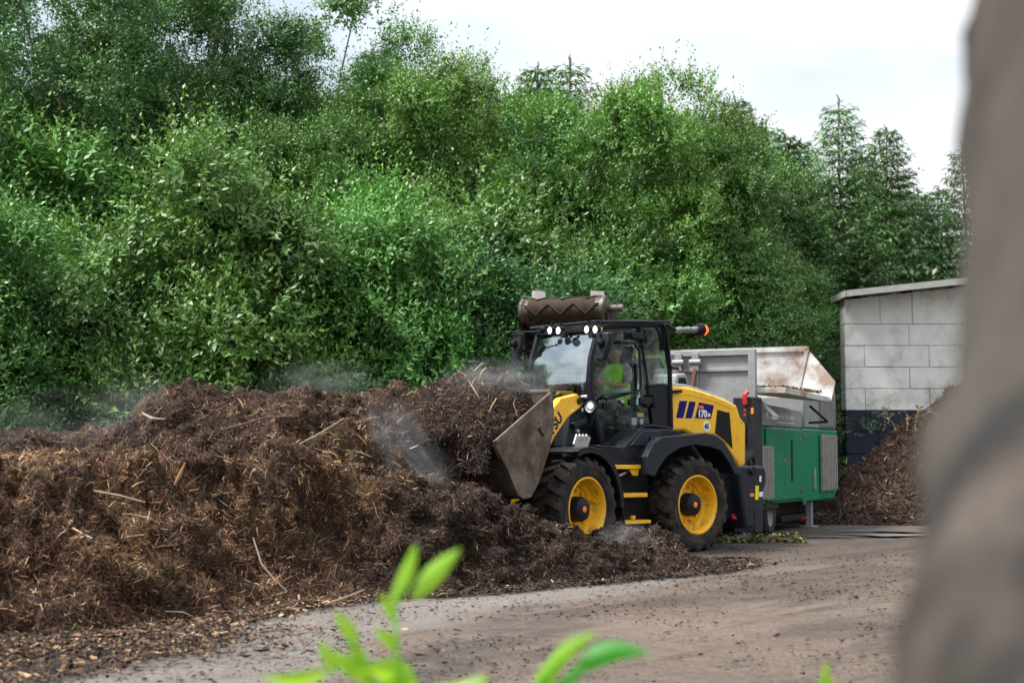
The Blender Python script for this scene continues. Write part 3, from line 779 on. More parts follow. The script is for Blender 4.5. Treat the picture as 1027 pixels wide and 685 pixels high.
# =================================================================== shredder
SH = Frame(3.95, 25.5, math.atan2(.903, .43))
def shredder():
    A = SH; root = empty('shredder', (3.95, 25.5, 0), A.yaw)
    tag(root, 'green and grey mobile wood shredder with folded out hopper flap behind the yellow loader', 'shredder')
    # local: x runs away from the camera along the machine, y>0 is its far side, near face at y=0
    Yw = 2.4
    zb, ztp = .53, 1.87
    body = MB()
    seam = A.y(805, 450, 0)[0]
    end = A.y(840, 450, 0)[0]
    body.box(0.02, seam - .012, .02, Yw, zb, ztp)
    pr = [(seam + .012, zb - .02), (end - .35, zb - .02), (end, zb + .18), (end, ztp), (seam + .012, ztp)]
    body.prism(pr, .0, Yw)
    b = body.build('body', M['green'], root, bevel=.03)
    d = MB()
    mid = A.y(786, 450, 0)[0]
    d.box(.9, mid - .012, -.022, .018, zb + .06, ztp - .04); d.box(mid + .012, seam - .05, -.022, .018, zb + .06, ztp - .04)
    d.build('service_door', M['green'], root, bevel=.012)
    h = MB()
    for px, py in ((805, 436), (805, 504), (757, 432), (803, 490)):
        X, Z = A.y(px, py, 0); h.box(X - .09, X + .09, -.05, -.023, Z - .03, Z + .03)
    for px, py in ((785, 462), (785, 497), (801, 441)):
        X, Z = A.y(px, py, 0); h.box(X - .05, X + .05, -.045, -.023, Z - .05, Z + .05)
    h.build('hinge', M['chrome'], root)
    hd = MB(); X, Z = A.y(816, 480, 0); hd.box(X - .05, X + .05, -.04, .001, Z - .2, Z + .2)
    hd.build('handle', M['grey'], root, bevel=.01)
    sl = MB(); X, Z = A.y(793, 462, 0); sl.box(X - .06, X + .06, -.026, -.0225, Z - .38, Z + .38); sl.build('slot', M['black'], root)
    # louvred vents
    for (pa, pb, za, zb_) in (((757.8), 774, 446, 501), (822, 838, 435, 492)):
        xa, z1 = A.y(pa, za, -.02); xb, z0 = A.y(pb, zb_, -.02)
        z1 = A.y((pa + pb) / 2, za + 1, -.02)[1]; z0 = A.y((pa + pb) / 2, zb_, -.02)[1]
        f = MB()
        f.box(xa, xb, -.05, -.024, z0, z0 + .03); f.box(xa, xb, -.05, -.024, z1 - .03, z1)
        n = 9; w = (xb - xa) / n
        for k in range(n):
            f.box(xa + k * w + w * .16, xa + (k + 1) * w - w * .16, -.075, -.03, z0 + .03, z1 - .03)
        f.box(xa + .01, xb - .01, -.031, -.0235, z0 + .02, z1 - .02)
        f.build('vent', M['louvre'], root)
    # upper casings
    u = MB()
    xm = A.y(805, 418, .06)[0]; ztop = A.y(760, 403, .06)[1]
    u.prism([(.05, 1.88), (xm - .02, 1.88), (xm - .02, ztop - .08), (.05, ztop)], .06, Yw - .1)
    pn = u.build('upper_panel', M['grey'], root, bevel=.02)
    e = MB(); ztop2 = A.y(842, 392, .0)[1]
    e.prism([(xm + .01, 1.885), (end - .02, 1.885), (end - .02, ztop2), (xm + .5, ztop2), (xm + .01, ztop2 - .1)], .03, Yw - .05)
    e.build('engine_housing', M['grey'], root, bevel=.03)['label'] = 'light grey engine housing with mesh side'
    g = MB(); xa, z1 = A.y(823, 397, .0); xb, z0 = A.y(838, 430, .0)
    z1 = ztop2 - .08; z0 = 1.93
    g.box(xa, xb, .0, .027, z0, z1)
    for k in range(20): g.box(xa + (xb - xa) * k / 20, xa + (xb - xa) * (k + .4) / 20, -.012, -.001, z0, z1)
    g.build('mesh_grille', M['louvre'], root)
    X0_, Z0_ = A.y(779, 420, .055); text('CRAMBO 5200 e direct', root, (X0_, .05, Z0_), (math.pi / 2, 0, 0), .125, M['white'], 'lettering', xs=.95)
    ar = MB(); ar.box(X0_, X0_ + 1.1, .048, .054, Z0_ - .07, Z0_ - .055)
    ar.tube([(X0_ - .75, .05, Z0_), (X0_ - .66, .05, Z0_ + .12), (X0_ - .57, .05, Z0_)], .018, 5); ar.build('emblem', M['white'], root)
    # near end: hopper end wall, ribs, posts
    Y0, Y1 = A.x(757, 385, -.02)[0], A.x(678, 385, -.02)[0]
    Zt = A.x(720, 351, -.02)[1]; Zb = A.x(720, 420, -.02)[1]
    w = MB(); w.box(0, .04, Y0, Y1, Zb, Zt - .05); w.build('hopper_end_wall', M['grey'], root)
    fr = MB(); 
    fr.box(-.06, .06, Y0 - .0, Y1, Zt - .10, Zt); fr.box(-.065, .05, Y0 - .02, Y0 + .10, Zb, Zt - .001)
    zr = A.x(720, 371, -.02)[1]; fr.box(-.04, -.001, Y0 + .1, Y1, zr - .03, zr + .03)
    for px in (698, 681):
        yy = A.x(px, 385, -.02)[0]; fr.box(-.058, -.001, yy - .05, yy + .05, Zb, Zt - .101)
    fr.build('hopper_frame', M['grey'], root, bevel=.008)
    hk = MB()
    for px in (681, 698):
        yy = A.x(px, 358, -.06)[0]
        hk.box(-.12, -.06, yy - .06, yy + .06, Zt - .35, Zt - .05); hk.cyl((-.10, yy - .1, Zt - .2), (-.10, yy + .1, Zt - .2), .05)
        hk.beam((-.10, yy, Zt - .3), (-.10, yy + .12, Zb + .15), .06, .06, 1)
    hk.build('latch', [M['grey'], pm('rusty_bar', (.16, .075, .045), .8)], root, bevel=.006)
    # far end wall of the hopper with tilted corner plate, inner far side wall
    s2 = 2.85
    q = [A.x(757, 351, s2), A.x(810, 350, s2), A.x(798, 398, s2), A.x(745, 400, s2)]
    yl = Yw + .2
    P1, P2, P3 = A.x(810, 350, s2), A.x(799, 396, s2), A.x(838, 383, s2 - .1)
    fw = MB(); fw.prismx([(yl, P1[1]), (P1[0], P1[1]), (P2[0], P2[1] - .05), (yl, P2[1] - .05)], s2, s2 + .05)
    fw.build('hopper_far_wall', M['rustwhite'], root)
    cap = MB(); cap.box(s2 - .04, s2 + .09, P1[0], yl, P1[1] - .04, P1[1] + .05); 
    cap.beam((s2 - .02, P1[0], P1[1]), (s2 - .02, P2[0], P2[1] - .05), .04, .07); cap.build('hopper_rim', M['rustwhite'], root)
    E3 = A.x(834, 402, s2 - .25)
    wing = MB(); 
    vs = [(s2, P1[0], P1[1]), (s2 - .12, P3[0], P3[1]), (s2 - .28, E3[0], E3[1]), (s2, P2[0], P2[1] - .05)]
    vs2 = [(a + .03, b_, c_ - .0) for a, b_, c_ in vs]
    wing.add(vs + vs2, [(0, 1, 2, 3), (7, 6, 5, 4), (0, 4, 5, 1), (1, 5, 6, 2), (2, 6, 7, 3), (3, 7, 4, 0)])
    wing.build('hopper_corner_plate', M['rustwhite'], root)
    iw = MB(); iw.box(.05, s2, Yw, Yw + .05, 2.2, P1[1] - .02); iw.build('hopper_inner_wall', M['rustwhite'], root)
    # flap folded out on the near side
    xo, yo = 0.05, None
    C1 = A.x(788, 392, .05); E = A.x(833, 401, s2 - .2)
    fl = MB()
    p = [(.05, .10, C1[1] - .03), (.05, C1[0], C1[1] - .04), (s2 - .2, E[0], E[1] - .05), (s2 - .1, .10, C1[1] - .03)]
    top = [(a, b_, c_ + .10) for a, b_, c_ in p]
    fl.add(p + top, [(0, 1, 2, 3), (7, 6, 5, 4), (0, 4, 5, 1), (1, 5, 6, 2), (2, 6, 7, 3), (3, 7, 4, 0)])
    fl.build('hopper_flap', M['rustwhite'], root, bevel=.01)
    bc = MB()
    def brace(X_, pts, w_):
        q = [(X_, *A.x(a_, b_, X_)) for a_, b_ in pts]; bc = MB(); bc.beam(q[0], q[1], w_, w_); bc.beam(q[1], q[2], w_, w_); return bc
    brace(.1, [(758, 398), (780, 419), (757, 420.5)], .05).build('flap_brace', M['grey'], root)
    brace(2.0, [(812, 407), (830, 423), (811, 424)], .04).build('flap_brace', M['darksteel'], root)
    # dark post with lamps and red handle at the near end
    yb, zt1 = A.x(757, 398, -.5); ya, _ = A.x(735, 398, -.5); _, zb1 = A.x(745, 528, -.5)
    po = MB(); po.box(-.5, -.02, yb + .02, ya, .12, zt1); po.box(-.53, -.501, yb + .15, ya - .05, zt1 - .75, zt1 - .42)
    po.build('end_post', M['slate_lt'], root, bevel=.02)
    rd = MB(); yr, zr0 = A.x(748, 408, -.5); rd.tube([(-.52, yr, zt1 - .12), (-.54, yr, zt1 + .04), (-.50, yr - .03, zt1 + .08)], .04, 10); rd.build('red_handle', M['red'], root)
    for py in (411, 416):
        yr, zr0 = A.x(747, py, -.54); l = MB(); l.cyl((-.55, yr, zr0), (-.53, yr, zr0), .02); l.build('tail_lamp', M['red'], root)
    ol = MB(); yr, zr0 = A.x(754.5, 412, -.51); ol.box(-.52, -.501, yr - .02, yr + .02, zr0 - .05, zr0 + .05); ol.build('side_marker', M['orange'], root)
    # chassis, axle and wheels
    ch = MB(); ch.box(.15, 5.6, .35, 2.1, .28, .51); ch.box(2.6, 4.6, .2, 2.2, .16, .28); ch.box(.3, 1.6, -.02, .34, .44, .52)
    ch.build('chassis', M['darksteel'], root, bevel=.02)
    for X in (1.15,):
        for Y, sg in ((.12, -1), (2.28, 1)):
            wr = empty('wheel', (X, Y, .33)); wr.parent = root
            t = MB(); t.lathe([(.18, -.12), (.27, -.14), (.33, -.10), (.335, 0), (.33, .10), (.27, .14), (.18, .12)], (0, 0, 0), (0, 1, 0), 28)
            for k in range(26):
                a = 2 * math.pi * k / 26; t.beam((.33 * math.cos(a), -.11, .33 * math.sin(a)), (.33 * math.cos(a + .12), .11, .33 * math.sin(a + .12)), .035, .03, up=(math.cos(a), 0, math.sin(a)))
            t.build('tyre', M['rubber'], wr)
            r = MB(); r.lathe([(0.001, .06 * sg), (.07, .07 * sg), (.09, .03 * sg), (.17, .04 * sg), (.2, .12 * sg), (.2, -.1 * sg)], (0, 0, 0), (0, 1, 0), 24)
            r.build('rim', M['grey'], wr)
    lg = MB(); lg.box(.35, .47, .15, .27, .02, .5); lg.box(.27, .55, .07, .35, 0, .03); lg.build('support_leg', M['grey'], root, bevel=.01)
    lg2 = MB(); lg2.box(4.3, 4.42, .1, .22, .02, .52); lg2.box(4.2, 4.52, .02, .3, 0, .03); lg2.build('support_leg', M['grey'], root, bevel=.01)
    jk = MB(); Xj, Zj = A.y(807, 520, 0); jk.cyl((Xj, -.04, Zj), (Xj, .06, Zj), .03); jk.build('red_valve', M['red'], root)
    # ---- discharge conveyor: head drum behind the cab, running back down to the machine
    Dh = 24.4
    c = Vector(at(566, 311, Dh)); ax = Vector((.93, -.37, 0)).normalized(); dn = Vector((.36, .93, 0)).normalized()
    half = .70
    tail = c + dn * 3.0 + Vector((0, 0, -2.2)); dv = (tail - c).normalized(); up = ax.cross(dv).normalized()
    if up.z < 0: up = -up
    rd_ = .19
    bl = MB()
    ring = []
    for k in range(13):
        a = math.pi * k / 12
        ring.append(c + (up * math.cos(a) - dv * math.sin(a)) * rd_)
    prof = [tail + up * rd_] + ring + [tail - up * rd_]
    vs = [p_ - ax * (half - .06) for p_ in prof] + [p_ + ax * (half - .06) for p_ in prof]
    n = len(prof); bl.add(vs, [(i, i + 1, n + i + 1, n + i) for i in range(n - 1)])
    # chevron cleats
    for s_ in range(-1, 14):
        def pt(q, y):
            # q = distance along the belt from the head (negative wraps round)
            if q >= 0: return c + dv * q + up * (rd_ + .012) + ax * y
            a = -q / rd_
            if a < math.pi: return c + (up * math.cos(a) - dv * math.sin(a)) * (rd_ + .012) + ax * y
            return c + dv * (-q - math.pi * rd_) - up * (rd_ + .012) + ax * y
        for rep in range(3):
            q0 = s_ * .26 - .5; y0 = (-.42, 0, .42)[rep]
            bl.tube([pt(q0 + .16, y0 - .2), pt(q0 + .08, y0 - .1), pt(q0, y0), pt(q0 + .08, y0 + .1), pt(q0 + .16, y0 + .2)], .016, 5)
    bl.build('conveyor_belt', M['belt'], root, world=True)
    dm = pm('dusty_drum_steel', (.11, .09, .075), .5, metal=.4, dirt=(.05, .035, .025), dirt_amt=.5, dscale=7)
    for q in (-1, 1):
        dr = MB(); dr.lathe([(.001, 0), (.19, .0), (.205, .02), (.205, .06), (.19, .07), (.19, .15)], c + ax * q * (half + .02), -ax * q, 24)
        dr.build('drum_end', dm, root, world=True)
    dr = MB(); dr.cyl(c + ax * half, c + ax * (half + .28), .06); dr.build('drum_motor', dm, root, world=True)
    fm = MB()
    for sg in (-1, 1):
        o_ = ax * sg * (half + .03)
        fm.beam(c + o_ + dv * .15 - up * .02, tail + o_, .04, .30, up=tuple(up))
        fm.beam(c + o_ - dv * .05 - up * .1, c + o_ + dv * 1.2 - up * .45, .05, .12, up=tuple(up))
    for q in (.5, 1.2, 1.9, 2.6):
        fm.cyl(c + dv * q - up * (rd_ + .06) - ax * half, c + dv * q - up * (rd_ + .06) + ax * half, .045, n=10)
    fm.build('conveyor_frame', M['darksteel'], root, world=True)
    for px in (541, 600):
        sp_ = MB(); b0 = Vector(at(px, 303, Dh + .3)); 
        wdt = .13
        a_ = [b0 + ax * -wdt + Vector((0, 0, -.25)), b0 + ax * (wdt + .02) + Vector((0, 0, -.25)), b0 + ax * wdt * .7 + Vector((0, 0, .17)), b0 + ax * -wdt + Vector((0, 0, .19))]
        e_ = [v_ + dn * .03 for v_ in a_]
        sp_.add(a_ + e_, [(0, 1, 2, 3), (7, 6, 5, 4), (0, 4, 5, 1), (1, 5, 6, 2), (2, 6, 7, 3), (3, 7, 4, 0)])
        sp_.build('side_plate', pm('pale_dusty_plate', (.36, .34, .33), .7, var=.2), root, world=True)
    # material lying in the hopper and on the flap
    r = np.random.default_rng(8); n = 3200
    X = r.random(n) * 2.4 + .15; t = r.random(n); Y = .3 - t * t * (.3 - C1[0]) * .97; Z = C1[1] + .075 + .06 * r.random(n) * (1 - t)
    X[:300] = r.random(300) * .15 - .03; Y[:300] = Y0 + .1 + r.random(300) * (Y1 - Y0 - .1); Z[:300] = Zb + .04 + .12 * r.random(300) ** 2
    V, Fq, c_ = chips(np.stack([X, Y, Z], 1), np.tile([0, 0, 1.0], (n, 1)), r, (.03, .15), (.012, .04), 'brown', flat=.45, mixto='dry', mixw=np.full(n, .45))
    tag(link('wood_chips', np_mesh('wood_chips', V, Fq, M['mulch'], c_), root), kind='stuff')
# =================================================================== compost heap
# world points that the windrow's cap goes through: (px, py, distance)
CAPS = [(-120, 437, 13.2), (0, 438, 13.3), (60, 437, 13.3), (120, 437, 13.8), (180, 434, 14.4), (240, 431, 14.8), (300, 424, 15.2), (350, 414, 15.6), (372, 420, 15.9),
        (385, 470, 16.3), (400, 492, 16.8), (440, 490, 17.4), (480, 500, 17.6), (520, 515, 17.9), (548, 538, 18.1), (570, 549, 18.5), (595, 549, 18.8), (622, 530, 19.2), (645, 520, 19.5), (672, 523, 19.7), (700, 536, 19.9), (725, 552, 20.0),
        (0, 450, 17), (60, 448, 18), (110, 446, 19), (132, 440, 19.0), (148, 412, 19.2), (165, 400, 19.2), (205, 383, 19.4), (240, 385, 19.4), (262, 397, 19.2), (300, 387, 18.8), (345, 386, 18.6), (365, 392, 18.9), (300, 398, 18.0), (345, 400, 17.8), (220, 400, 18.4),
        (385, 384, 19.8), (408, 382, 20.5), (440, 384, 21.2), (400, 470, 18.2), (440, 480, 18.4), (480, 492, 18.5), (520, 528, 18.8), (560, 548, 19.3), (300, 388, 21), (200, 388, 21), (100, 436, 21), (330, 386, 23), (440, 395, 23), (500, 530, 20.5), (560, 552, 21.5), (600, 555, 21),
        (-60, 452, 16), (60, 455, 16), (110, 455, 17), (150, 462, 16.3), (200, 462, 16.4), (250, 460, 16.4), (300, 458, 16.5), (340, 455, 16.7)]
CP = np.array([at(a, b, c) for a, b, c in CAPS])
FOOT = [(-12, 11.2), (-6, 11.5), (-3.9, 11.75), (-3.1, 11.7), (-2.6, 12.7), (-2.10, 14.4), (-1.3, 15.2), (-.34, 15.7), (.5, 16.6), (1.4, 17.5), (2.2, 18.4), (2.62, 19.4), (2.6, 20.3),
        (2.3, 20.7), (1.2, 21.4), (.2, 22), (-.8, 24.5), (-4, 26), (-12, 26)]
def heap_height(x, y):
    P3 = np.stack([x, y, np.zeros_like(x)], 1)
    wx = x + .34 * fbm(P3, 1.3, 4, .55, 41); wy = y + .34 * fbm(P3, 1.3, 4, .55, 42)
    d2 = (wx[:, None] - CP[None, :, 0]) ** 2 + (wy[:, None] - CP[None, :, 1]) ** 2
    w = 1 / (d2 + .02) ** 1.8
    cap = (w * CP[None, :, 2]).sum(1) / w.sum(1) - .11 - .10 * (1 - ss(-3.4, -2.4, x)) * (y < 18)
    d = poly_sdist(wx, wy, FOOT)
    lump = fbm(P3, 1.1, 3, .5, 1); mid = fbm(P3, 3.2, 3, .55, 2)
    slope = 1.12 + .35 * lump
    face = slope * np.maximum(d, 0) ** 1.0 * (1.0 + .25 * mid)
    k = .10
    h = -k * np.log(np.exp(-np.clip(face, 0, 8) / k) + np.exp(-np.clip(cap, 0, 8) / k))   # smooth minimum
    h = np.maximum(h, -.05)
    # terraced crumbling
    terr = np.abs(fbm(P3 * np.array([1, 1, 1]), 2.0, 3, .55, 8))
    h += np.clip(h, 0, .6) * (.10 * mid + .10 * lump - .10 * terr + .045 * fbm(P3, 8.0, 3, .6, 3))
    h = np.where(d < 0, -.06 + np.maximum(0, .05 * (1 + d * 4)), h)
    return h
def surf_normals(V, Fq):
    n = np.cross(V[Fq[:, 2]] - V[Fq[:, 0]], V[Fq[:, 3]] - V[Fq[:, 1]])
    a = np.linalg.norm(n, axis=1); n = n / (a[:, None] + 1e-12)
    vn = np.zeros_like(V)
    for k in range(4): np.add.at(vn, Fq[:, k], n)
    return n, a / 2, unit(vn)
def sample(V, Fq, prob, n, r):
    prob = prob / prob.sum(); k = r.choice(len(Fq), n, p=prob)
    u = r.random((n, 1)); v = r.random((n, 1)); q = Fq[k]
    P = (V[q[:, 0]] * (1 - u) + V[q[:, 1]] * u) * (1 - v) + (V[q[:, 3]] * (1 - u) + V[q[:, 2]] * u) * v
    return P, k

soil, _nt, _b = _new('compost_soil')
def _soil():
    nt, b = _nt, _b; N = nt.nodes.new; L = nt.links.new
    a = N('ShaderNodeAttribute'); a.attribute_name = 'tint'
    tc = N('ShaderNodeTexCoord'); n = N('ShaderNodeTexNoise'); n.inputs['Scale'].default_value = 30; n.inputs['Detail'].default_value = 8; n.inputs['Roughness'].default_value = .75
    L(tc.outputs['Object'], n.inputs[0])
    mr = N('ShaderNodeMapRange'); mr.inputs[1].default_value = .35; mr.inputs[2].default_value = .7; mr.inputs[3].default_value = .5; mr.inputs[4].default_value = 1.7
    L(n.outputs[0], mr.inputs[0]); hs = N('ShaderNodeHueSaturation'); L(a.outputs['Color'], hs.inputs['Color']); L(mr.outputs[0], hs.inputs['Value'])
    L(hs.outputs[0], b.inputs['Base Color']); b.inputs['Roughness'].default_value = .9; b.inputs['Specular IOR Level'].default_value = .2
    bp = N('ShaderNodeBump'); bp.inputs['Strength'].default_value = 1; bp.inputs['Distance'].default_value = .03; L(n.outputs[0], bp.inputs['Height']); L(bp.outputs[0], b.inputs['Normal'])
_soil()

def make_heap():
    # grid warped so cells are finest where the camera looks closest
    xs = np.arange(-9, 3.3, .045); ys = np.concatenate([np.arange(11, 20.6, .04), np.arange(20.6, 26.3, .12)])
    X, Y = np.meshgrid(xs, ys); x = X.ravel(); y = Y.ravel()
    h = np.concatenate([heap_height(x[i:i + 40000], y[i:i + 40000]) for i in range(0, len(x), 40000)])
    V = np.stack([x, y, h], 1)
    idx = np.arange(len(x)).reshape(X.shape)
    Fq = np.stack([idx[:-1, :-1], idx[:-1, 1:], idx[1:, 1:], idx[1:, :-1]], -1).reshape(-1, 4)
    keep = h[Fq].max(1) > -.04
    cx = V[Fq].mean(1)
    keep &= (np.abs((cx[:, 0]) / cx[:, 1]) < .5)
    Fq = Fq[keep]
    u_, inv = np.unique(Fq, return_inverse=True); V = V[u_]; Fq = inv.reshape(-1, 4)
    fn, fa, vn = surf_normals(V, Fq)
    # push out along the normal in clods and fibres: overhangs and holes
    disp = .11 * fbm(V, 2.6, 3, .6, 61) + .10 * np.abs(fbm(V, 5.0, 3, .6, 62)) + .04 * fbm(V, 14.0, 3, .65, 63) - .05
    V = V + vn * (disp * ss(-.02, .25, V[:, 2]))[:, None]
    fn, fa, vn = surf_normals(V, Fq)
    C = V[Fq].mean(1)
    wet_ = ss(-1.75, -.9, C[:, 0] + .35 * fbm(C, 1.5, 2, .5, 70)) 
    wet_ = np.maximum(wet_, ss(16.2, 17.6, C[:, 1] + .3 * fbm(C, 1.2, 2, .5, 75)) * .5)
    straw = np.clip(ss(-.1, .7, fbm(C, 1.3, 3, .55, 71) + .35 * (C[:, 2] - .9)), 0, 1) * (1 - wet_)
    base = np.array([.050, .030, .020]) * (1 - wet_[:, None]) + np.array([.024, .016, .014]) * wet_[:, None]
    base = base + straw[:, None] * np.array([.045, .030, .013])
    o = link('compost_heap', np_mesh('compost_heap', V, Fq, soil, base, smooth=True))
    tag(o, 'long steaming windrow of shredded brown compost in front of the loader', 'compost heap')
    r = np.random.default_rng(5)
    d = np.hypot(C[:, 0], C[:, 1])
    vis = np.clip((-(fn * unit(C - np.array([0, 0, CAM_Z]))).sum(1)) + .35, .08, 1)
    fr = (C[:, 0] / C[:, 1] > -.43)
    pr = fa * vis * (14 / d) ** 1.5 * np.where(fr, 1, .15) * (C[:, 2] > -.02)
    P, k = sample(V, Fq, pr, 235000, r)
    P = P + fn[k] * .008
    V2, F2, c2 = chips(P, fn[k], r, (.02, .17), (.003, .012), 'straw', flat=.6, mixto='brown', mixw=np.clip(.78 - .75 * straw[k], 0, 1))
    dk = np.repeat((r.random(len(k)) < wet_[k] * .93), 2)
    cs, w = PAL['dark']; alt = np.array(cs)[r.choice(len(cs), len(dk), p=np.array(w) / sum(w))] * (.7 + .6 * r.random((len(dk), 1)))
    c2 = np.where(dk[:, None], alt, c2)
    patch = np.clip(1.16 + .62 * fbm(P, 1.7, 3, .6, 78) + .25 * fbm(P, 5, 2, .6, 79),   .3, 2.4); c2 = c2 * np.repeat(patch, 2)[:, None] * np.array([1.07, 1.0, .92])
    f1 = tag(link('mulch_fibres', np_mesh('mulch_fibres', V2, F2, M['mulch'], c2), o), kind='stuff')
    # long sticks and twigs
    P, k = sample(V, Fq, pr * (1 - .6 * wet_), 1100, r)
    V3, F3, c3 = chips(P + fn[k] * .02, fn[k], r, (.10, .36), (.004, .013), 'dry', flat=.75, curl=.2)
    tag(link('twigs', np_mesh('twigs', V3, F3, M['mulch'], c3), o), kind='stuff')
    # crumbly clods
    P, k = sample(V, Fq, pr * (.3 + wet_), 26000, r)
    s = .006 + .022 * r.random(len(P)) ** 2.5
    T = np.array([[1, 1, 1], [1, -1, -1], [-1, 1, -1], [-1, -1, 1.0]])
    Vt = P[:, None] + (T[None] + r.normal(size=(len(P), 4, 3)) * .4) * s[:, None, None]
    Ft = (np.arange(len(P))[:, None, None] * 4 + np.array([[0, 1, 2], [0, 3, 1], [0, 2, 3], [1, 3, 2]])[None]).reshape(-1, 3)
    ct = np.where((r.random(len(P)) < .5)[:, None], [.035, .024, .02], [.075, .048, .034]) * (.6 + .8 * r.random((len(P), 1)))
    tag(link('clods', np_mesh('clods', Vt.reshape(-1, 3), Ft, soil, np.repeat(ct, 4, 0)), o), kind='stuff')
    return V, Fq
HV, HF = make_heap()

def hx(px, py, D): return Vector(at(px, py, D))
def stick(pts, r, col, label):
    m = MB(); m.tube([p + Vector((.004 * math.sin(i * 3), 0, .006 * math.cos(i * 5))) for i, p in enumerate(pts)], [q * .72 for q in r], 7); col = tuple(v * .75 for v in col)
    tag(m.build('loose_stick', pm('stick_wood', col, .85, var=.25, scale=12)), label, 'stick', 'long sticks lying on the compost heap')
stick([hx(95, 493, 12.75), hx(120, 497, 12.7), hx(146, 503, 12.6)], [.012, .011, .006], (.34, .24, .15), 'pale straight stick on the left face of the heap')
stick([hx(175, 487, 13.0), hx(180, 477, 13.0), hx(186, 463, 13.0)], [.010, .024, .006], (.42, .22, .10), 'orange splintered wood piece standing up on the heap')
stick([hx(300, 446, 14.9), hx(322, 434, 15.1), hx(345, 419, 15.4)], [.008, .012, .006], (.40, .31, .19), 'long pale reed leaning up to the crest right of the heap')
stick([hx(222, 432, 16.2), hx(250, 424, 16.2), hx(268, 418, 16.4), hx(300, 417, 16.4)], [.016, .02, .018, .008], (.10, .07, .05), 'dark bent branch at the foot of the back mound')
stick([hx(143, 415, 18.5), hx(153, 420, 18.3), hx(166, 420, 18.3)], [.02, .028, .012], (.34, .24, .18), 'short thick pale stick at the left edge of the back mound')
stick([hx(326, 607, 13.8), hx(345, 600, 13.9), hx(365, 591, 14.2)], [.015, .02, .012], (.30, .20, .13), 'crooked pale branch at the foot of the heap by the tarmac')
stick([hx(254, 540, 13.35), hx(262, 565, 13.1), hx(275, 580, 13.0), hx(288, 592, 12.9)], [.008, .010, .008, .005], (.26, .19, .15), 'thin grey root hanging down the heap face')
stick([hx(372, 448, 17.6), hx(385, 430, 17.5), hx(392, 412, 17.5)], [.006, .012, .012], (.09, .06, .045), 'thin dark twig poking up before the bucket')

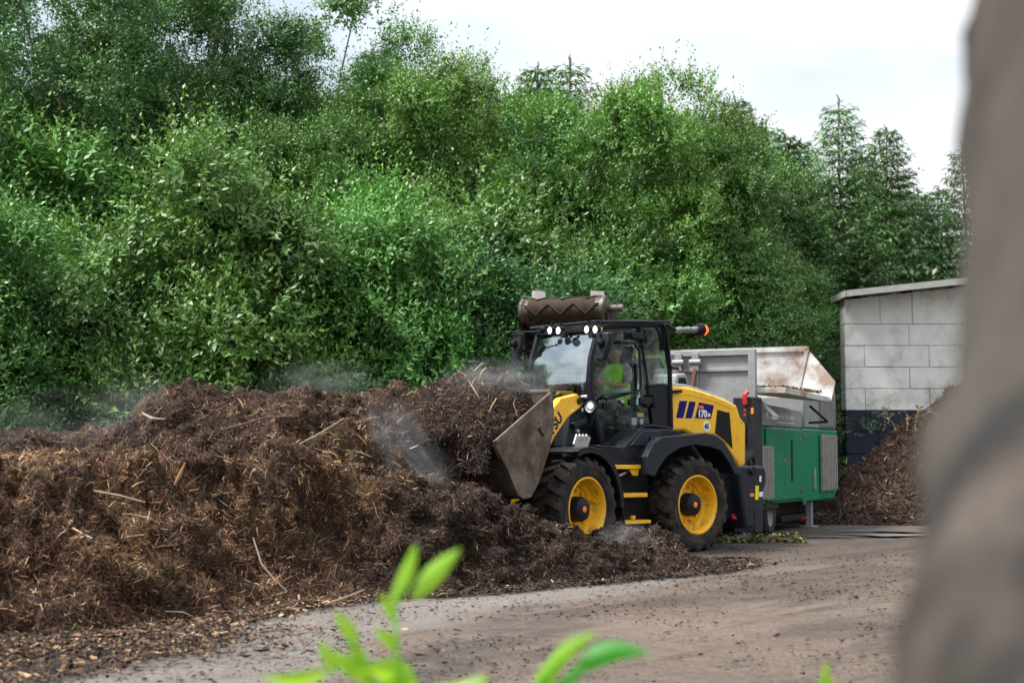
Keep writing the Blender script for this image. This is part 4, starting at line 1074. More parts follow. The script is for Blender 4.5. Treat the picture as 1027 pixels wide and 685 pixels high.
# litter on the ground along the heap's foot and crumbs over the yard
def litter():
    r = np.random.default_rng(12)
    seg = np.array([(-5.2, 10.9), (-3.9, 11.2), (-3.1, 11.0), (-2.55, 12.2), (-2.0, 13.9), (-1.3, 14.95), (-.34, 15.45), (.5, 16.35), (1.4, 17.2), (2.3, 18.2), (2.95, 19.4), (2.9, 20.4)])
    d = np.hypot(*np.diff(seg, axis=0).T); cum = np.concatenate([[0], np.cumsum(d)])
    n = 32000; t = r.random(n) ** 1.25 * cum[-1] * .999; k = np.searchsorted(cum, t) - 1; f = ((t - cum[k]) / d[k])[:, None]
    base = seg[k] * (1 - f) + seg[k + 1] * f; dirn = (seg[k + 1] - seg[k]) / d[k][:, None]; nr = np.stack([dirn[:, 1], -dirn[:, 0]], 1)
    wid = np.where(t < 3.9, 1.15, .28); q = r.normal(size=n) * np.where(t < 3.9, .75, .5)
    off = np.where(q > 0, q * wid, q * .4)
    P2 = base + nr * off[:, None]
    m_ = 7000; Yx = 8.6 + 3.4 * r.random(m_); le = np.interp(Yx, [6, 7.5, 9.4, 10.8, 12.3], [-3.9, -3.3, -2.9, -2.4, -2.15])
    P2[-m_:] = np.stack([le + .12 - 1.9 * r.random(m_) ** 1.2 + .12 * r.normal(size=m_), Yx], 1)
    P = np.stack([P2[:, 0], P2[:, 1], .025 + .03 * r.random(n)], 1)
    dk = ss(6.0, 8.0, t)
    V, Fq, c = chips(P, np.tile([0, 0, 1.0], (n, 1)), r, (.015, .11), (.006, .03), 'straw', flat=.85, mixto='dark', mixw=dk * .55 + .42, curl=.3)
    tag(link('litter', np_mesh('litter', V, Fq, M['mulch'], c)), 'band of shredded bits and leaves along the foot of the heap', 'litter', kind='stuff')
    n = 42000
    Y = 9 + 14 * r.random(n) ** .9; X = (-.30 + .62 * r.random(n)) * Y
    P = np.stack([X, Y, np.full(n, .014)], 1)
    g = fbm(P, .9, 3, .6, 91); keep = (r.random(n) < ss(-.6, .9, g + .3)) ; P = P[keep]
    s = .0022 + .010 * r.random(len(P)) ** 5
    T = np.array([[1, 1, .2], [1, -1, 0], [-1, 1, 0], [-1, -1, .6]]); ln = 1 + 1.2 * r.random((len(P), 1))
    Q = (T[None] * np.concatenate([ln, np.ones((len(P), 2))], 1)[:, None, :] + r.normal(size=(len(P), 4, 3)) * .35) * s[:, None, None]
    an = r.random((len(P), 1)) * 6.28; Q = np.stack([Q[..., 0] * np.cos(an) - Q[..., 1] * np.sin(an), Q[..., 0] * np.sin(an) + Q[..., 1] * np.cos(an), Q[..., 2]], -1)
    Vt = P[:, None] + Q
    Ft = (np.arange(len(P))[:, None, None] * 4 + np.array([[0, 1, 2], [0, 3, 1], [0, 2, 3], [1, 3, 2]])[None]).reshape(-1, 3)
    cs = np.array([(.05, .035, .028), (.10, .07, .05), (.03, .022, .02), (.22, .16, .11), (.36, .33, .30)])
    ct = cs[r.choice(5, len(P), p=[.33, .25, .27, .12, .03])]
    tag(link('crumbs', np_mesh('crumbs', Vt.reshape(-1, 3), Ft, soil, np.repeat(ct, 4, 0))), 'dark crumbs and small stones scattered over the yard', 'crumbs', kind='stuff')
    # green cuttings beside the shredder wheel
    n = 900; X = 2.9 + 1.75 * r.random(n); Y = 24.0 + .5 * r.random(n) + .2 * (X - 2.9)
    P = np.stack([X, Y, .03 + .09 * r.random(n) ** 2], 1); n0 = unit(np.array([0, 0, 1.0]) + r.normal(size=(n, 3)) * .5)
    D = unit(np.cross(n0, r.normal(size=(n, 3)))); V, Fq = leaf_quads(P, D, n0, .06 + .05 * r.random(n), .03 + .02 * r.random(n))
    cs = np.array([(.11, .20, .03), (.16, .22, .05), (.16, .10, .05), (.08, .05, .03)]); c = cs[r.choice(4, n, p=[.22, .16, .32, .30])]
    tag(link('green_cuttings', np_mesh('green_cuttings', V, Fq, M['leaf'], c)), 'green and brown leaf cuttings on the ground before the shredder wheel', 'cuttings', kind='stuff')
litter()

def mound(name, cx, cy, rx, ry, h, seed, label, cat, nchip, pal, res=.07, pw=1.0):
    xs = np.arange(-rx * 1.15, rx * 1.15, res); ys = np.arange(-ry * 1.15, ry * 1.15, res)
    X, Y = np.meshgrid(xs, ys); x = X.ravel(); y = Y.ravel(); P3 = np.stack([x, y, 0 * x], 1)
    q = np.hypot(x / rx, y / ry) + .07 * fbm(P3, 1.0, 3, .5, seed)
    z = h * np.clip(1 - q, -.1, 1) ** 1 * pw; z = np.where(z > h * .8, h * .8 + (z - h * .8) * .5, z)
    z = z + np.clip(z, 0, .5) * .3 * fbm(P3, 2.0, 4, .6, seed + 1)
    V = np.stack([x, y, z], 1); idx = np.arange(len(x)).reshape(X.shape)
    Fq = np.stack([idx[:-1, :-1], idx[:-1, 1:], idx[1:, 1:], idx[1:, :-1]], -1).reshape(-1, 4); Fq = Fq[z[Fq].max(1) > -.03]
    u_, inv = np.unique(Fq, return_inverse=True); V = V[u_]; Fq = inv.reshape(-1, 4)
    fn, fa, vn = surf_normals(V, Fq); V = V + vn * (.11 * fbm(V, 3.2, 4, .6, seed + 3) * ss(0, .3, V[:, 2]))[:, None]
    fn, fa, vn = surf_normals(V, Fq); C = V[Fq].mean(1)
    base = np.array([.050, .032, .024]) * (1 + .5 * fbm(C, 1.2, 3, .6, seed + 4))[:, None]
    o = link(name, np_mesh(name, V, Fq, soil, np.clip(base, .01, 1), smooth=True), loc=(cx, cy, 0)); tag(o, label, cat)
    r = np.random.default_rng(seed); P, k = sample(V, Fq, fa * (1.3 - fn[:, 1]).clip(.1), nchip, r)
    V2, F2, c2 = chips(P + fn[k] * .01, fn[k], r, (.04, .32), (.010, .035), pal, flat=.55, mixto='brown', mixw=np.full(len(P), .35))
    tag(link('mulch_fibres', np_mesh('mulch_fibres', V2, F2, M['mulch'], c2), o), kind='stuff')
    return o
mound('soil_pile', 10.6, 34.5, 4.0, 3.4, 3.45, 200, 'reddish brown compost pile against the block shed at right', 'compost pile', 26000, 'dark')
mound('soil_pile', 7.6, 31.5, 2.2, 1.1, .35, 210, 'low spill of dark soil in front of the right hand pile', 'soil', 5000, 'dark')

def weeds(name, cx, cy, z, n, h, pal, label, spread=(.5, .3), seed=1):
    r = np.random.default_rng(seed); m = []
    P = []; D = []; Lg = []; Wd = []; Cc = []
    for i in range(n):
        x = cx + r.normal() * spread[0]; y = cy + r.normal() * spread[1]; b = np.array([x, y, z]); d = unit(np.array([r.normal() * .35, r.normal() * .35, 1])); L_ = h * (.5 + .7 * r.random()); p = b
        for e in range(5):
            P.append(p); D.append(d); Lg.append(L_ / 4.2); Wd.append(.035); Cc.append(np.array(pal[0]) * (.7 + .6 * r.random())); p = p + d * L_ / 5
            if e > 1:
                for q in range(3): P.append(p); D.append(unit(d + r.normal(size=3) * .7)); Lg.append(L_ * .22); Wd.append(.05); Cc.append(np.array(pal[1]) * (.7 + .6 * r.random()))
            d = unit(d + np.array([r.normal() * .2, r.normal() * .2, -.05]))
    P, D, Cc = map(np.array, (P, D, Cc)); Nn = unit(r.normal(size=P.shape)); V, Fq = leaf_quads(P, D, Nn, np.array(Lg), np.array(Wd))
    tag(link(name, np_mesh(name, V, Fq, M['leaf'], Cc)), label, 'weeds', kind='stuff')
weeds('dry_grass', 9.9, 34.0, 1.9, 26, .5, [(.34, .25, .13), (.36, .29, .15)], 'dry straw coloured grass on top of the right hand pile', (.7, .35), 2)
weeds('green_weeds', 7.78, 36.5, .0, 60, 1.0, [(.06, .13, .03), (.09, .19, .04)], 'bright green weeds in the gap between shredder and shed', (.10, .5), 3)
shredder()

# =================================================================== wheel loader
RF = Frame(.907, 21.94, R_(223)); FF = Frame(.907, 21.94, R_(232))
FR = Matrix.Rotation(R_(9), 4, 'Z')
def rp(pts, Y): return [RF.y(a, b, Y) for a, b in pts]
def fp(pts, Y): return [FF.y(a, b, Y) for a, b in pts]
LD = empty('wheel_loader', (.907, 21.94, 0), R_(223))
tag(LD, 'yellow and black articulated wheel loader carrying a full bucket, cab lamps lit', 'wheel loader')

def loader_wheel(X, Y, T, side, spin=0.0):
    c = Vector((X, Y, .675)); 
    if T is not None: c = T @ c
    w = empty('wheel', c, 0 if T is None else R_(9)); w.parent = LD; s = side
    t = MB()
    prof = [(.40, .165), (.43, .20), (.50, .222), (.57, .225), (.62, .212), (.642, .185), (.648, .10), (.65, 0)]
    prof = [(r, a * s) for r, a in prof] + [(r, -a * s) for r, a in prof[::-1][1:]]
    t.lathe(prof, (0, 0, 0), (0, 1, 0), 48)
    n = 21
    for sg in (-1, 1):
        for k in range(n):
            a0 = 2 * math.pi * (k + (.5 if sg > 0 else 0)) / n + spin
            sec = []
            for (yy, da, w_, r0, r1) in ((.012, .085, .062, .635, .690), (.09, .045, .070, .635, .692), (.165, -.01, .078, .63, .688), (.214, -.03, .084, .60, .655), (.226, -.03, .084, .565, .60)):
                a = a0 + da; row = []
                for (aa, rr) in ((a - w_, r0 - .02), (a - w_ * .8, r1), (a + w_ * .8, r1), (a + w_, r0 - .02)):
                    row.append((rr * math.cos(aa), yy * sg, rr * math.sin(aa)))
                sec.append(row)
            vs = [v for row in sec for v in row]
            fs = [(i * 4 + j, i * 4 + j + 1, i * 4 + j + 5, i * 4 + j + 4) for i in range(4) for j in range(3)] + [(0, 1, 2, 3), (16, 17, 18, 19)]
            t.add(vs, fs)
    for rr in (.47, .55):
        t.lathe([(rr - .006, .0), (rr, .006), (rr + .006, 0)], (0, s * (.212 if rr < .5 else .2245), 0), (0, s, 0), 48)
    t.build('tyre', M['rubber'], w, smooth=30)
    r = MB()
    P = [(.425, .172), (.425, .205), (.405, .208), (.392, .185), (.375, .165), (.372, .06), (.355, .03), (.32, .02), (.30, -.02), (.24, -.035), (.20, -.02), (.17, -.01), (.17, -.08)]
    r.lathe([(a, b * s) for a, b in P], (0, 0, 0), (0, 1, 0), 44)
    r.lathe([(.372, .06 * s), (.372, -.2 * s), (.41, -.21 * s)], (0, 0, 0), (0, 1, 0), 44)
    for k in range(12):
        a = 2 * math.pi * k / 12 + .2
        p = Vector((.255 * math.cos(a), -.035 * s, .255 * math.sin(a))); r.cyl(p, p + Vector((0, .055 * s, 0)), .022, n=6)
    for k in range(3):
        a = 2 * math.pi * k / 3 + .5 + spin
        p = Vector((.345 * math.cos(a), .03 * s, .345 * math.sin(a))); r.beam(p, p + Vector((0, .06 * s, 0)), .05, .03)
    r.build('rim', M['rimyellow'], w, smooth=40)
    h = MB(); h.lathe([(.17, -.08 * s), (.165, .10 * s), (.15, .135 * s), (.10, .15 * s), (.001, .152 * s)], (0, 0, 0), (0, 1, 0), 28)
    h.build('hub', M['slate'], w, smooth=40)
    k = MB(); k.lathe([(.042, .145 * s), (.040, .162 * s), (.001, .168 * s)], (0, 0, 0), (0, 1, 0), 16); k.build('hub_cap', M['orange'], w)
    a = MB(); a.cyl((0, -.2 * s, 0), (0, -.05 * s, 0), .14); a.build('axle_end', M['slate'], w)
for X, T, sp in ((-1.325, None, .1), (1.325, FR, .25)):
    for s in (1, -1): loader_wheel(X, .935 * s, T, s, sp)

# frames, axles
f = MB(); f.box(-2.75, -.35, -.42, .42, .55, 1.30); f.box(-2.2, -.9, -.56, .56, 1.2, 1.62); f.cyl((-1.325, -.8, .675), (-1.325, .8, .675), .14); f.box(-.6, .1, -.2, .2, .45, 1.15)
f.build('rear_frame', M['slate'], LD, bevel=.02)
f = MB(FR); f.box(.12, 1.75, -.38, .38, .50, 1.15); f.cyl((1.325, -.8, .675), (1.325, .8, .675), .14); f.box(.1, .55, -.22, .22, 1.0, 1.4)
f.build('front_frame', M['slate'], LD, bevel=.02)
f = MB(FR)
tw = fp([(576, 404), (580, 399), (587, 398), (591, 412), (601, 444), (603, 470), (572, 470), (571, 440)], .50)
for y in (.36, -.50): f.prism(tw, y, y + .10)
f.prism(fp([(574, 424), (588, 418), (589, 424), (576, 430)], .50), .46, .52)
f.box(.5, .75, -.36, .36, 1.5, 1.9)
f.build('lift_tower', M['slate_lt'], LD, bevel=.012)
f = MB(FR)
for px, py in ((582, 404), (583, 411), (579, 432), (593, 452), (588, 398)):
    X, Z = FF.y(px, py, .52); f.cyl((X, .45, Z), (X, .54, Z), .028, n=10)
f.build('bolt', M['chrome'], LD)
# little silver step grating above the front fender
f = MB(FR)
for k in range(4):
    x0, z0 = FF.y(577 + 3.3 * k, 447, .8); x1, z1 = FF.y(580 + 3.3 * k, 437, .8); f.beam((x0, .8, z0), (x1, .8, z1), .10, .022, up=(0, 1, 0))
x0, z0 = FF.y(576, 447, .8); x1, z1 = FF.y(588, 446, .8); f.beam((x0, .8, z0), (x1, .8, z1), .1, .025, up=(0, 1, 0))
f.build('grating', M['chrome'], LD)

# lift arms
def arm(y):
    c = [(.72, 2.12), (1.05, 2.02), (1.42, 1.72), (1.80, 1.22), (2.12, .90), (2.40, .80)]
    w = [.10, .15, .17, .17, .13, .09]; up = []; dn = []
    for i, (p, ww) in enumerate(zip(c, w)):
        a = Vector(c[max(0, i - 1)]); b = Vector(c[min(len(c) - 1, i + 1)]); d = (b - a).normalized(); n = Vector((-d.y, d.x))
        up.append((p[0] - n.x * -ww, p[1] + n.y * ww)); dn.append((p[0] + n.x * -ww, p[1] - n.y * ww))
    poly = up + [(2.48, .78)] + dn[::-1] + [(.62, 2.10)]
    m = MB(FR); m.prism(poly, y - .055, y + .055); o = m.build('lift_arm', M['yellow'], LD, bevel=.015)
    p = MB(FR)
    for q in (c[0], c[-1], (1.42, 1.72)): p.cyl((q[0], y - .08, q[1]), (q[0], y + .08, q[1]), .05)
    p.build('pin', M['darksteel'], o); return o
arm(.52); arm(-.52)
m = MB(FR); m.cyl((1.75, -.47, 1.28), (1.75, .47, 1.28), .10); m.build('cross_tube', M['yellow'], LD)
def mat_from(right, up, normal, loc): return Matrix(((right[0], up[0], normal[0], loc[0]), (right[1], up[1], normal[1], loc[1]), (right[2], up[2], normal[2], loc[2]), (0, 0, 0, 1)))
th = math.atan2(2.02 - 1.40, 1.66 - 1.05)
t = text('KOMATSU', LD, (0, 0, 0), (0, 0, 0), .20, M['blue'], 'brand_lettering', bold=.006)
Xs, Zs = FF.y(563.0, 417, .58)
wd = max(v.co.x for v in t.data.vertices)
rt = Vector((-math.cos(th), 0, math.sin(th))); up_ = Vector((math.sin(th), 0, math.cos(th)))
base = Vector((Xs, .579, Zs)) - rt * wd - up_ * .05
t.matrix_local = FR @ mat_from(rt, up_, Vector((0, 1, 0)), base)
m = MB(FR)
m.cyl((.75, 0, 1.75), (1.5, 0, 2.02), .075); m.cyl((1.5, 0, 2.02), (1.85, 0, 2.12), .045); m.build('tilt_cylinder', M['slate'], LD)
m = MB(FR); m.prism([(1.75, 2.22), (1.95, 2.25), (2.05, 1.3), (1.85, 1.0), (1.70, 1.2)], -.10, .10); m.prism([(1.86, 2.2), (1.92, 2.1), (2.35, 1.75), (2.4, 1.85)], -.12, .12); m.build('tilt_lever', M['yellow'], LD, bevel=.015)
for y in (.28, -.28):
    m = MB(FR); m.cyl((.6, y, .85), (1.15, y, 1.1), .07); m.cyl((1.15, y, 1.1), (1.7, y, 1.35), .04); m.build('lift_cylinder', M['slate'], LD)

# bucket
tip, low, heel = (3.47, 1.54), (3.10, 1.10), (2.95, .90)
prof = [tip, (3.20, 1.21), (3.06, .99), (3.00, .90), (2.88, .845), (2.73, .865), (2.62, .98), (2.50, 1.16), (2.36, 1.42), (2.26, 1.70), (2.25, 1.95), (2.29, 2.19)]
BW = 1.25
def offs(pr, t):
    out = []
    for i, p in enumerate(pr):
        a = Vector(pr[max(0, i - 1)]); b = Vector(pr[min(len(pr) - 1, i + 1)]); d = (b - a).normalized()
        out.append((p[0] + d.y * t, p[1] - d.x * t))
    return out
inn = offs(prof, -.0); 
BK = MB(FR); n = len(prof); ins = offs(prof, .03)
BK.prism(prof + ins[::-1], -BW, BW)
bk = BK.build('bucket', M['steel'], LD, bevel=.006, smooth=50)
for y in (-BW - .032, BW + .002):
    sp_ = MB(FR); sp_.prism(prof[::-1], y, y + .03); sp_.build('bucket_side_plate', M['steel'], bk, bevel=.006)
e = MB(FR)
e.beam((3.49, 0, 1.565), (3.36, 0, 1.41), 2 * BW + .06, .05, up=(-.7, 0, .7)) if False else None
e.prism([(3.52, 1.60), (3.34, 1.36), (3.375, 1.335), (3.55, 1.575)], -BW - .035, BW + .035); e.build('cutting_edge', M['darksteel'], bk, bevel=.004)
e = MB(FR)
tv = Vector((tip[0] - 2.29, 0, tip[1] - 2.19)).normalized()
for y in (BW + .034,): e.beam((2.33, y + .008, 2.145), (3.44, y + .008, 1.535), .02, .055, up=(0, 0, 1))
for y in (-BW - .05,): e.beam((2.33, y, 2.145), (3.44, y, 1.535), .02, .055, up=(0, 0, 1))
e.prism([(2.25, 2.17), (2.33, 2.17), (2.33, 2.21), (2.25, 2.21)], -BW - .03, BW + .03); e.build('bucket_rim', M['steel'], bk, bevel=.004)
e = MB(FR)
for y in (.52, -.52, 0.0): e.prism([(2.27, 1.75), (2.05, 1.3), (2.30, .72), (2.50, .74), (2.72, .84), (2.40, 1.2)], y - .09, y - .06); e.prism([(2.27, 1.75), (2.05, 1.3), (2.30, .72), (2.50, .74), (2.72, .84), (2.40, 1.2)], y + .06, y + .09)
e.build('bucket_bracket', M['slate'], bk, bevel=.006)
e = MB(FR)
X, Z = FF.y(540, 424, BW + .035); e.cyl((X, BW + .02, Z), (X, BW + .036, Z), .012, n=8)
p0 = FF.y(540, 430, BW + .035); p1 = FF.y(545, 437, BW + .035); p2 = FF.y(543, 429, BW + .035)
e.beam((p0[0], BW + .034, p0[1]), (p1[0], BW + .034, p1[1]), .01, .035, up=(1, 0, 0)); e.beam((p0[0], BW + .036, p0[1]), (p2[0], BW + .036, p2[1]), .01, .02, up=(0, 0, 1))
e.build('slot', M['black'], bk)

# fenders
def arch(cx, cz, r, a0, a1, y0, y1, th=.035, n=16, T=None):
    m = MB(T); P = []
    for i in range(n + 1):
        a = R_(a0 + (a1 - a0) * i / n); P.append((cx + r * math.cos(a), cz + r * math.sin(a)))
    Q = [(cx + (x - cx) * (r - th) / r, cz + (z - cz) * (r - th) / r) for x, z in P]
    m.prism(P + Q[::-1], y0, y1); return m
for s in (1, -1):
    ys = sorted((.66 * s, 1.19 * s)); m = arch(1.325, .70, .79, 68, 178, ys[0], ys[1], T=FR)
    ys2 = sorted((1.19 * s, 1.13 * s)); q = arch(1.325, .70, .795, 68, 182, ys2[0], ys2[1], th=.09, T=FR); m.v += [tuple(v) for v in q.v]; b_ = len(m.v) - len(q.v); m.f += [tuple(i + b_ for i in f_) for f_ in q.f]; m.m += q.m
    m.add([(.56, .7 * s, .70), (.50, .7 * s, .45), (.50, 1.17 * s, .45), (.56, 1.17 * s, .70), (.54, .7 * s, .70), (.47, .7 * s, .45), (.47, 1.17 * s, .45), (.54, 1.17 * s, .70)], [(0, 1, 2, 3), (7, 6, 5, 4), (0, 4, 5, 1), (2, 6, 7, 3), (1, 5, 6, 2), (0, 3, 7, 4)])
    m.build('front_fender', M['slate'], LD, bevel=.01)
Yf = 1.16
outer = rp([(650, 476), (649, 458), (656, 444), (664, 438), (690, 436), (708, 434), (718, 436), (726, 442), (735, 457), (742.5, 475)], Yf)
inner = rp([(737, 476), (731, 463), (723, 452), (712, 448), (697, 446), (683, 449), (670, 457), (662, 468), (657, 478)], Yf)
for s in (1, -1):
    ys = sorted((.60 * s, Yf * s)); m = MB(); 
    m.prism(outer + inner, *sorted((Yf * s, (Yf - .06) * s)))
    o3 = outer; i3 = rp([(740.5, 474), (733, 458), (724.5, 445), (717, 439.5), (708, 437.5), (690, 439.5), (666, 441.5), (658, 447), (652, 460), (653, 476)], Yf)
    m.prism(o3 + i3, *sorted(((Yf - .062) * s, .60 * s)))
    m.build('rear_fender', M['slate_lt'], LD, bevel=.012)

# body side panels, platform, ladder
for s in (1, -1):
    m = MB(); p = rp([(602, 446), (627, 448.5), (645, 429.5), (680, 431), (690, 437), (663, 441), (652, 456), (650, 474), (641, 473), (636, 468), (606, 466)], 1.0)
    m.prism(p, *sorted((.35 * s, .98 * s)))
    m.build('side_panel', M['slate'], LD, bevel=.015)
    m = MB(); m.prism(rp([(632, 447), (644, 432), (663, 432), (663, 436), (654, 443), (652, 447)], 1.0), *sorted((.985 * s, 1.01 * s)))
    m.prism(rp([(651, 438), (668, 437.5), (661, 443), (654, 447), (651, 447)], 1.0), *sorted((1.011 * s, 1.05 * s)))
    m.build('tank_cover', M['slate_lt'], LD, bevel=.01)
    m = MB(); m.tube([(x, 1.02 * s, z) for x, z in rp([(649.5, 457), (653, 458), (654.5, 463), (654, 470), (650.5, 473)], 1.0)], .014, 6); m.build('grab_handle', M['slate'], LD)
    m = MB(); m.prism(rp([(614, 468), (646, 468), (652, 480), (652, 529), (620, 529), (618, 500)], .85), *sorted((.55 * s, .82 * s)))
    m.build('ladder_frame', M['black'], LD, bevel=.01)
    for (a, b, c, d) in ((606, 645, 466, 470.5), (620.5, 649, 494, 499), (621.5, 652.5, 521, 526)):
        m = MB(); (x0, z0), (x1, z1) = RF.y(a, d, 1.02), RF.y(b, c, 1.02)
        m.box(min(x0, x1), max(x0, x1), *sorted((.83 * s, 1.03 * s)), z0, z1)
        if c == 466: m.prism(rp([(631, 470), (641, 470), (640, 477), (635, 477)], 1.0), *sorted((.97 * s, 1.0 * s)))
        if c == 521: 
            for px in (623, 636): x_, z_ = RF.y(px, 520, 1.0); m.box(x_ - .03, x_ + .03, *sorted((.95 * s, 1.0 * s)), z_ - .01, z_ + .04)
        m.build('step', M['yellow'], LD, bevel=.006)
    m = MB(); m.beam((RF.y(612, 480, .9)[0], .9 * s, RF.y(612, 480, .9)[1]), (RF.y(632, 471, .9)[0], .9 * s, RF.y(632, 471, .9)[1]), .08, .03); m.build('step_bracket', M['chrome'], LD)

# hood
Yh = .58
side = rp([(674, 386.5), (673.2, 433), (687, 432.5), (696, 437), (716, 437), (726, 444), (742, 471), (748.5, 466.5), (748.5, 425), (743, 418), (739.5, 406), (728, 400), (716, 395.5), (704, 391.5), (692, 388)], Yh)
m = MB(); m.prism(side, -Yh, Yh)
hd = m.build('hood', M['yellow'], LD, bevel=.045)
m = MB(); tp_ = rp([(674, 386), (692, 387.3), (704, 390.7), (716, 394.7), (728, 399.2), (739.5, 405.2)], Yh)
m.prism([(x, z + .035) for x, z in tp_] + [(x, z - .05) for x, z in tp_[::-1]], -Yh + .10, Yh - .10); m.build('hood_top_panel', M['chrome'], hd, bevel=.015)
def decal(pts, Y, mt, name, par, t=.003):
    m = MB(); m.prism(rp(pts, Y), Y, Y + t); return m.build(name, mt, par, smooth=0)
decal([(681.7, 402), (689.2, 402), (685.2, 419.2), (678, 419.2)], Yh + .001, M['blue'], 'stripe', hd)
decal([(691.3, 402.4), (697.8, 403), (693.8, 419.4), (687.2, 419.4)], Yh + .001, M['blue'], 'stripe', hd)
decal([(701, 403.4), (716, 406.5), (713, 420), (697, 419.4)], Yh + .001, M['blue'], 'logo_panel', hd)
E180 = (math.pi / 2, 0, math.pi)
x_, z_ = RF.y(699.6, 418, Yh); text('170', hd, (x_, Yh + .006, z_), E180, .142, M['white'], 'lettering', bold=.006)
x_, z_ = RF.y(709.6, 418, Yh); text('M', hd, (x_, Yh + .006, z_), E180, .072, M['white'], 'lettering', bold=.004)
x_, z_ = RF.y(700.2, 410, Yh); text('WA', hd, (x_, Yh + .006, z_), E180, .072, M['orange'], 'lettering', bold=.003)
x_, z_ = RF.y(708.7, 427.5, Yh); m = MB(); m.cyl((x_, Yh - .01, z_), (x_, Yh + .004, z_), .083, n=28); m.build('speed_plate', M['white'], hd)
t_ = text('40', hd, (x_ + .058, Yh + .007, z_ - .04), E180, .115, M['black'], 'lettering', bold=.002, xs=.85)
decal([(719.5, 411), (731.5, 414), (734.5, 450), (726, 441), (717, 434)], Yh + .001, M['black'], 'side_grille', hd, .006)
m = MB()
x0, z0 = RF.y(692, 392, Yh); x1, z1 = RF.y(737, 413, Yh)
m.tube([(a, Yh + .003, b) for a, b in rp([(678, 395), (692, 396), (712, 401), (735, 410)], Yh)], .006, 4); m.build('hood_crease', M['yellow'], hd)
m = MB(); x_, z_ = RF.y(679, 393.5, Yh + .05); m.beam((x_ + .12, Yh + .05, z_), (x_ - .10, Yh + .05, z_ + .02), .04, .05); m.build('hood_latch', M['black'], hd, bevel=.008)
m = MB(); a = rp([(677, 387), (679, 375), (688, 374), (692, 388)], .35); m.prism(a, -.15, .35); m.build('intake_cover', M['grey'], LD, bevel=.03)
m = MB(); a = rp([(680, 386), (681, 379), (687, 379), (689, 386)], .351); m.prism(a, .352, .36); m.build('intake_grille', M['black'], LD)
m = MB(); x_, z_ = side[8]; m.box(x_ - .03, x_ + .1, -.45, .45, 1.3, z_ - .15)
m.build('rear_grille', M['black'], LD, bevel=.01)
for y in (.48, -.48):
    m = MB(); m.cyl((x_ - .04, y, z_ - .08), (x_ - .01, y, z_ - .08), .035); m.build('tail_light', M['red'], LD)
# counterweight
cw = rp([(741, 467), (767, 467), (769, 474), (769, 484), (763.5, 501), (757, 512), (757.5, 529), (748, 530), (745, 505), (742, 480)], .93)
m = MB(); m.prism(cw, -.93, .93)
cwo = m.build('counterweight', M['slate_lt'], LD, bevel=.04)
def dec2(pts, Y, mt, name): m = MB(); m.prism(rp(pts, Y), Y, Y + .008); return m.build(name, mt, cwo)
dec2([(757.5, 487), (760.8, 487), (760.3, 501), (757, 501)], .931, M['sticker'], 'reflective_sticker')
dec2([(761.3, 493), (765, 493), (764.5, 498), (761, 498)], .931, M['white'], 'white_sticker')
dec2([(761.5, 477), (763.3, 477), (763.1, 483), (761.3, 483)], .931, M['white'], 'white_sticker')
dec2([(752, 494.5), (756, 494.5), (756, 498), (752, 498)], .931, M['orange'], 'side_reflector')
m = MB(); x_, z_ = RF.y(754, 472, .93); m.cyl((x_, .90, z_), (x_, .97, z_), .065); m.build('round_boss', M['slate'], cwo)
m = MB(); x_, z_ = RF.y(753.5, 463, .8)
m.tube([(x_ + .07 * math.cos(a), .8, z_ + .07 * math.sin(a)) for a in np.linspace(0, 6.283, 15)], .025, 6); m.build('lifting_ring', M['black'], cwo)
m = MB(); (x0, z0), (x1, z1) = RF.y(734, 519, .75), RF.y(745, 515, .75); m.box(min(x0, x1), max(x0, x1), .66, .76, z0, z1); m.cyl((x0, .7, z0), (x0 - .12, .78, z0 - .01), .03, n=8); m.build('red_coupling', M['red'], LD, bevel=.01)
m = MB(); m.box(-2.65, -2.2, -.75, .75, .42, 1.15); m.build('rear_bumper', M['slate'], LD, bevel=.03)

# ---------------- cab
CY = .60
A0, A1, A2 = RF.y(599.5, 331, CY), RF.y(591, 386, CY), RF.y(603, 445.5, CY)
B0, B1, B2 = RF.y(641, 326, CY), RF.y(651.5, 398, CY), RF.y(655, 427, CY)
C0, C1, C2 = RF.y(664, 326, CY), RF.y(671.5, 369, CY), RF.y(673, 430, CY)
D1, D2 = RF.y(626, 447, CY), RF.y(644, 427.5, CY)
cab = MB()
for s in (1, -1):
    y = CY * s
    def v(p): return (p[0], y, p[1])
    cab.tube([v(A0), v(((A0[0] + A1[0]) / 2 + .05, (A0[1] + A1[1]) / 2)), v(A1), v(((A1[0] + A2[0]) / 2 + .03, (A1[1] + A2[1]) / 2)), v(A2)], [.04, .045, .055, .06, .06], 8)
    cab.tube([v(C0), v(C1), v(C2)], .035, 8)
    cab.tube([v(A2), v(D1), v(D2), v(B2), v(C2)], .032, 8)
    cab.tube([v(A0), v(RF.y(606, 326.5, CY)), v(RF.y(616, 325, CY)), v(B0), v(C0)], .038, 8)
    cab.prism(rp([(651, 388), (672, 386), (673.5, 431), (655, 428)], CY), *sorted(((CY - .02) * s, (CY - .005) * s)))
    cab.tube([v(B0), v(B1), v(B2)], .02, 6)
for p in (A0, A2, C0, C2): cab.tube([(p[0], -CY, p[1]), (p[0], CY, p[1])], .035, 8)
cab.box(C2[0] - .02, A2[0], -CY, CY, 1.44, 1.50)
cabo = cab.build('cab', M['slate'], LD, bevel=0)
m = MB()
rf = rp([(602, 330.5), (601, 325), (607, 321.5), (640, 320.3), (664, 321.5), (668, 325), (665, 328)], CY + .02)
m.prism(rf, -CY - .02, CY + .02); m.build('roof', M['slate'], cabo, bevel=.025)
m = MB(); vx, vz = RF.y(603, 322.5, CY)
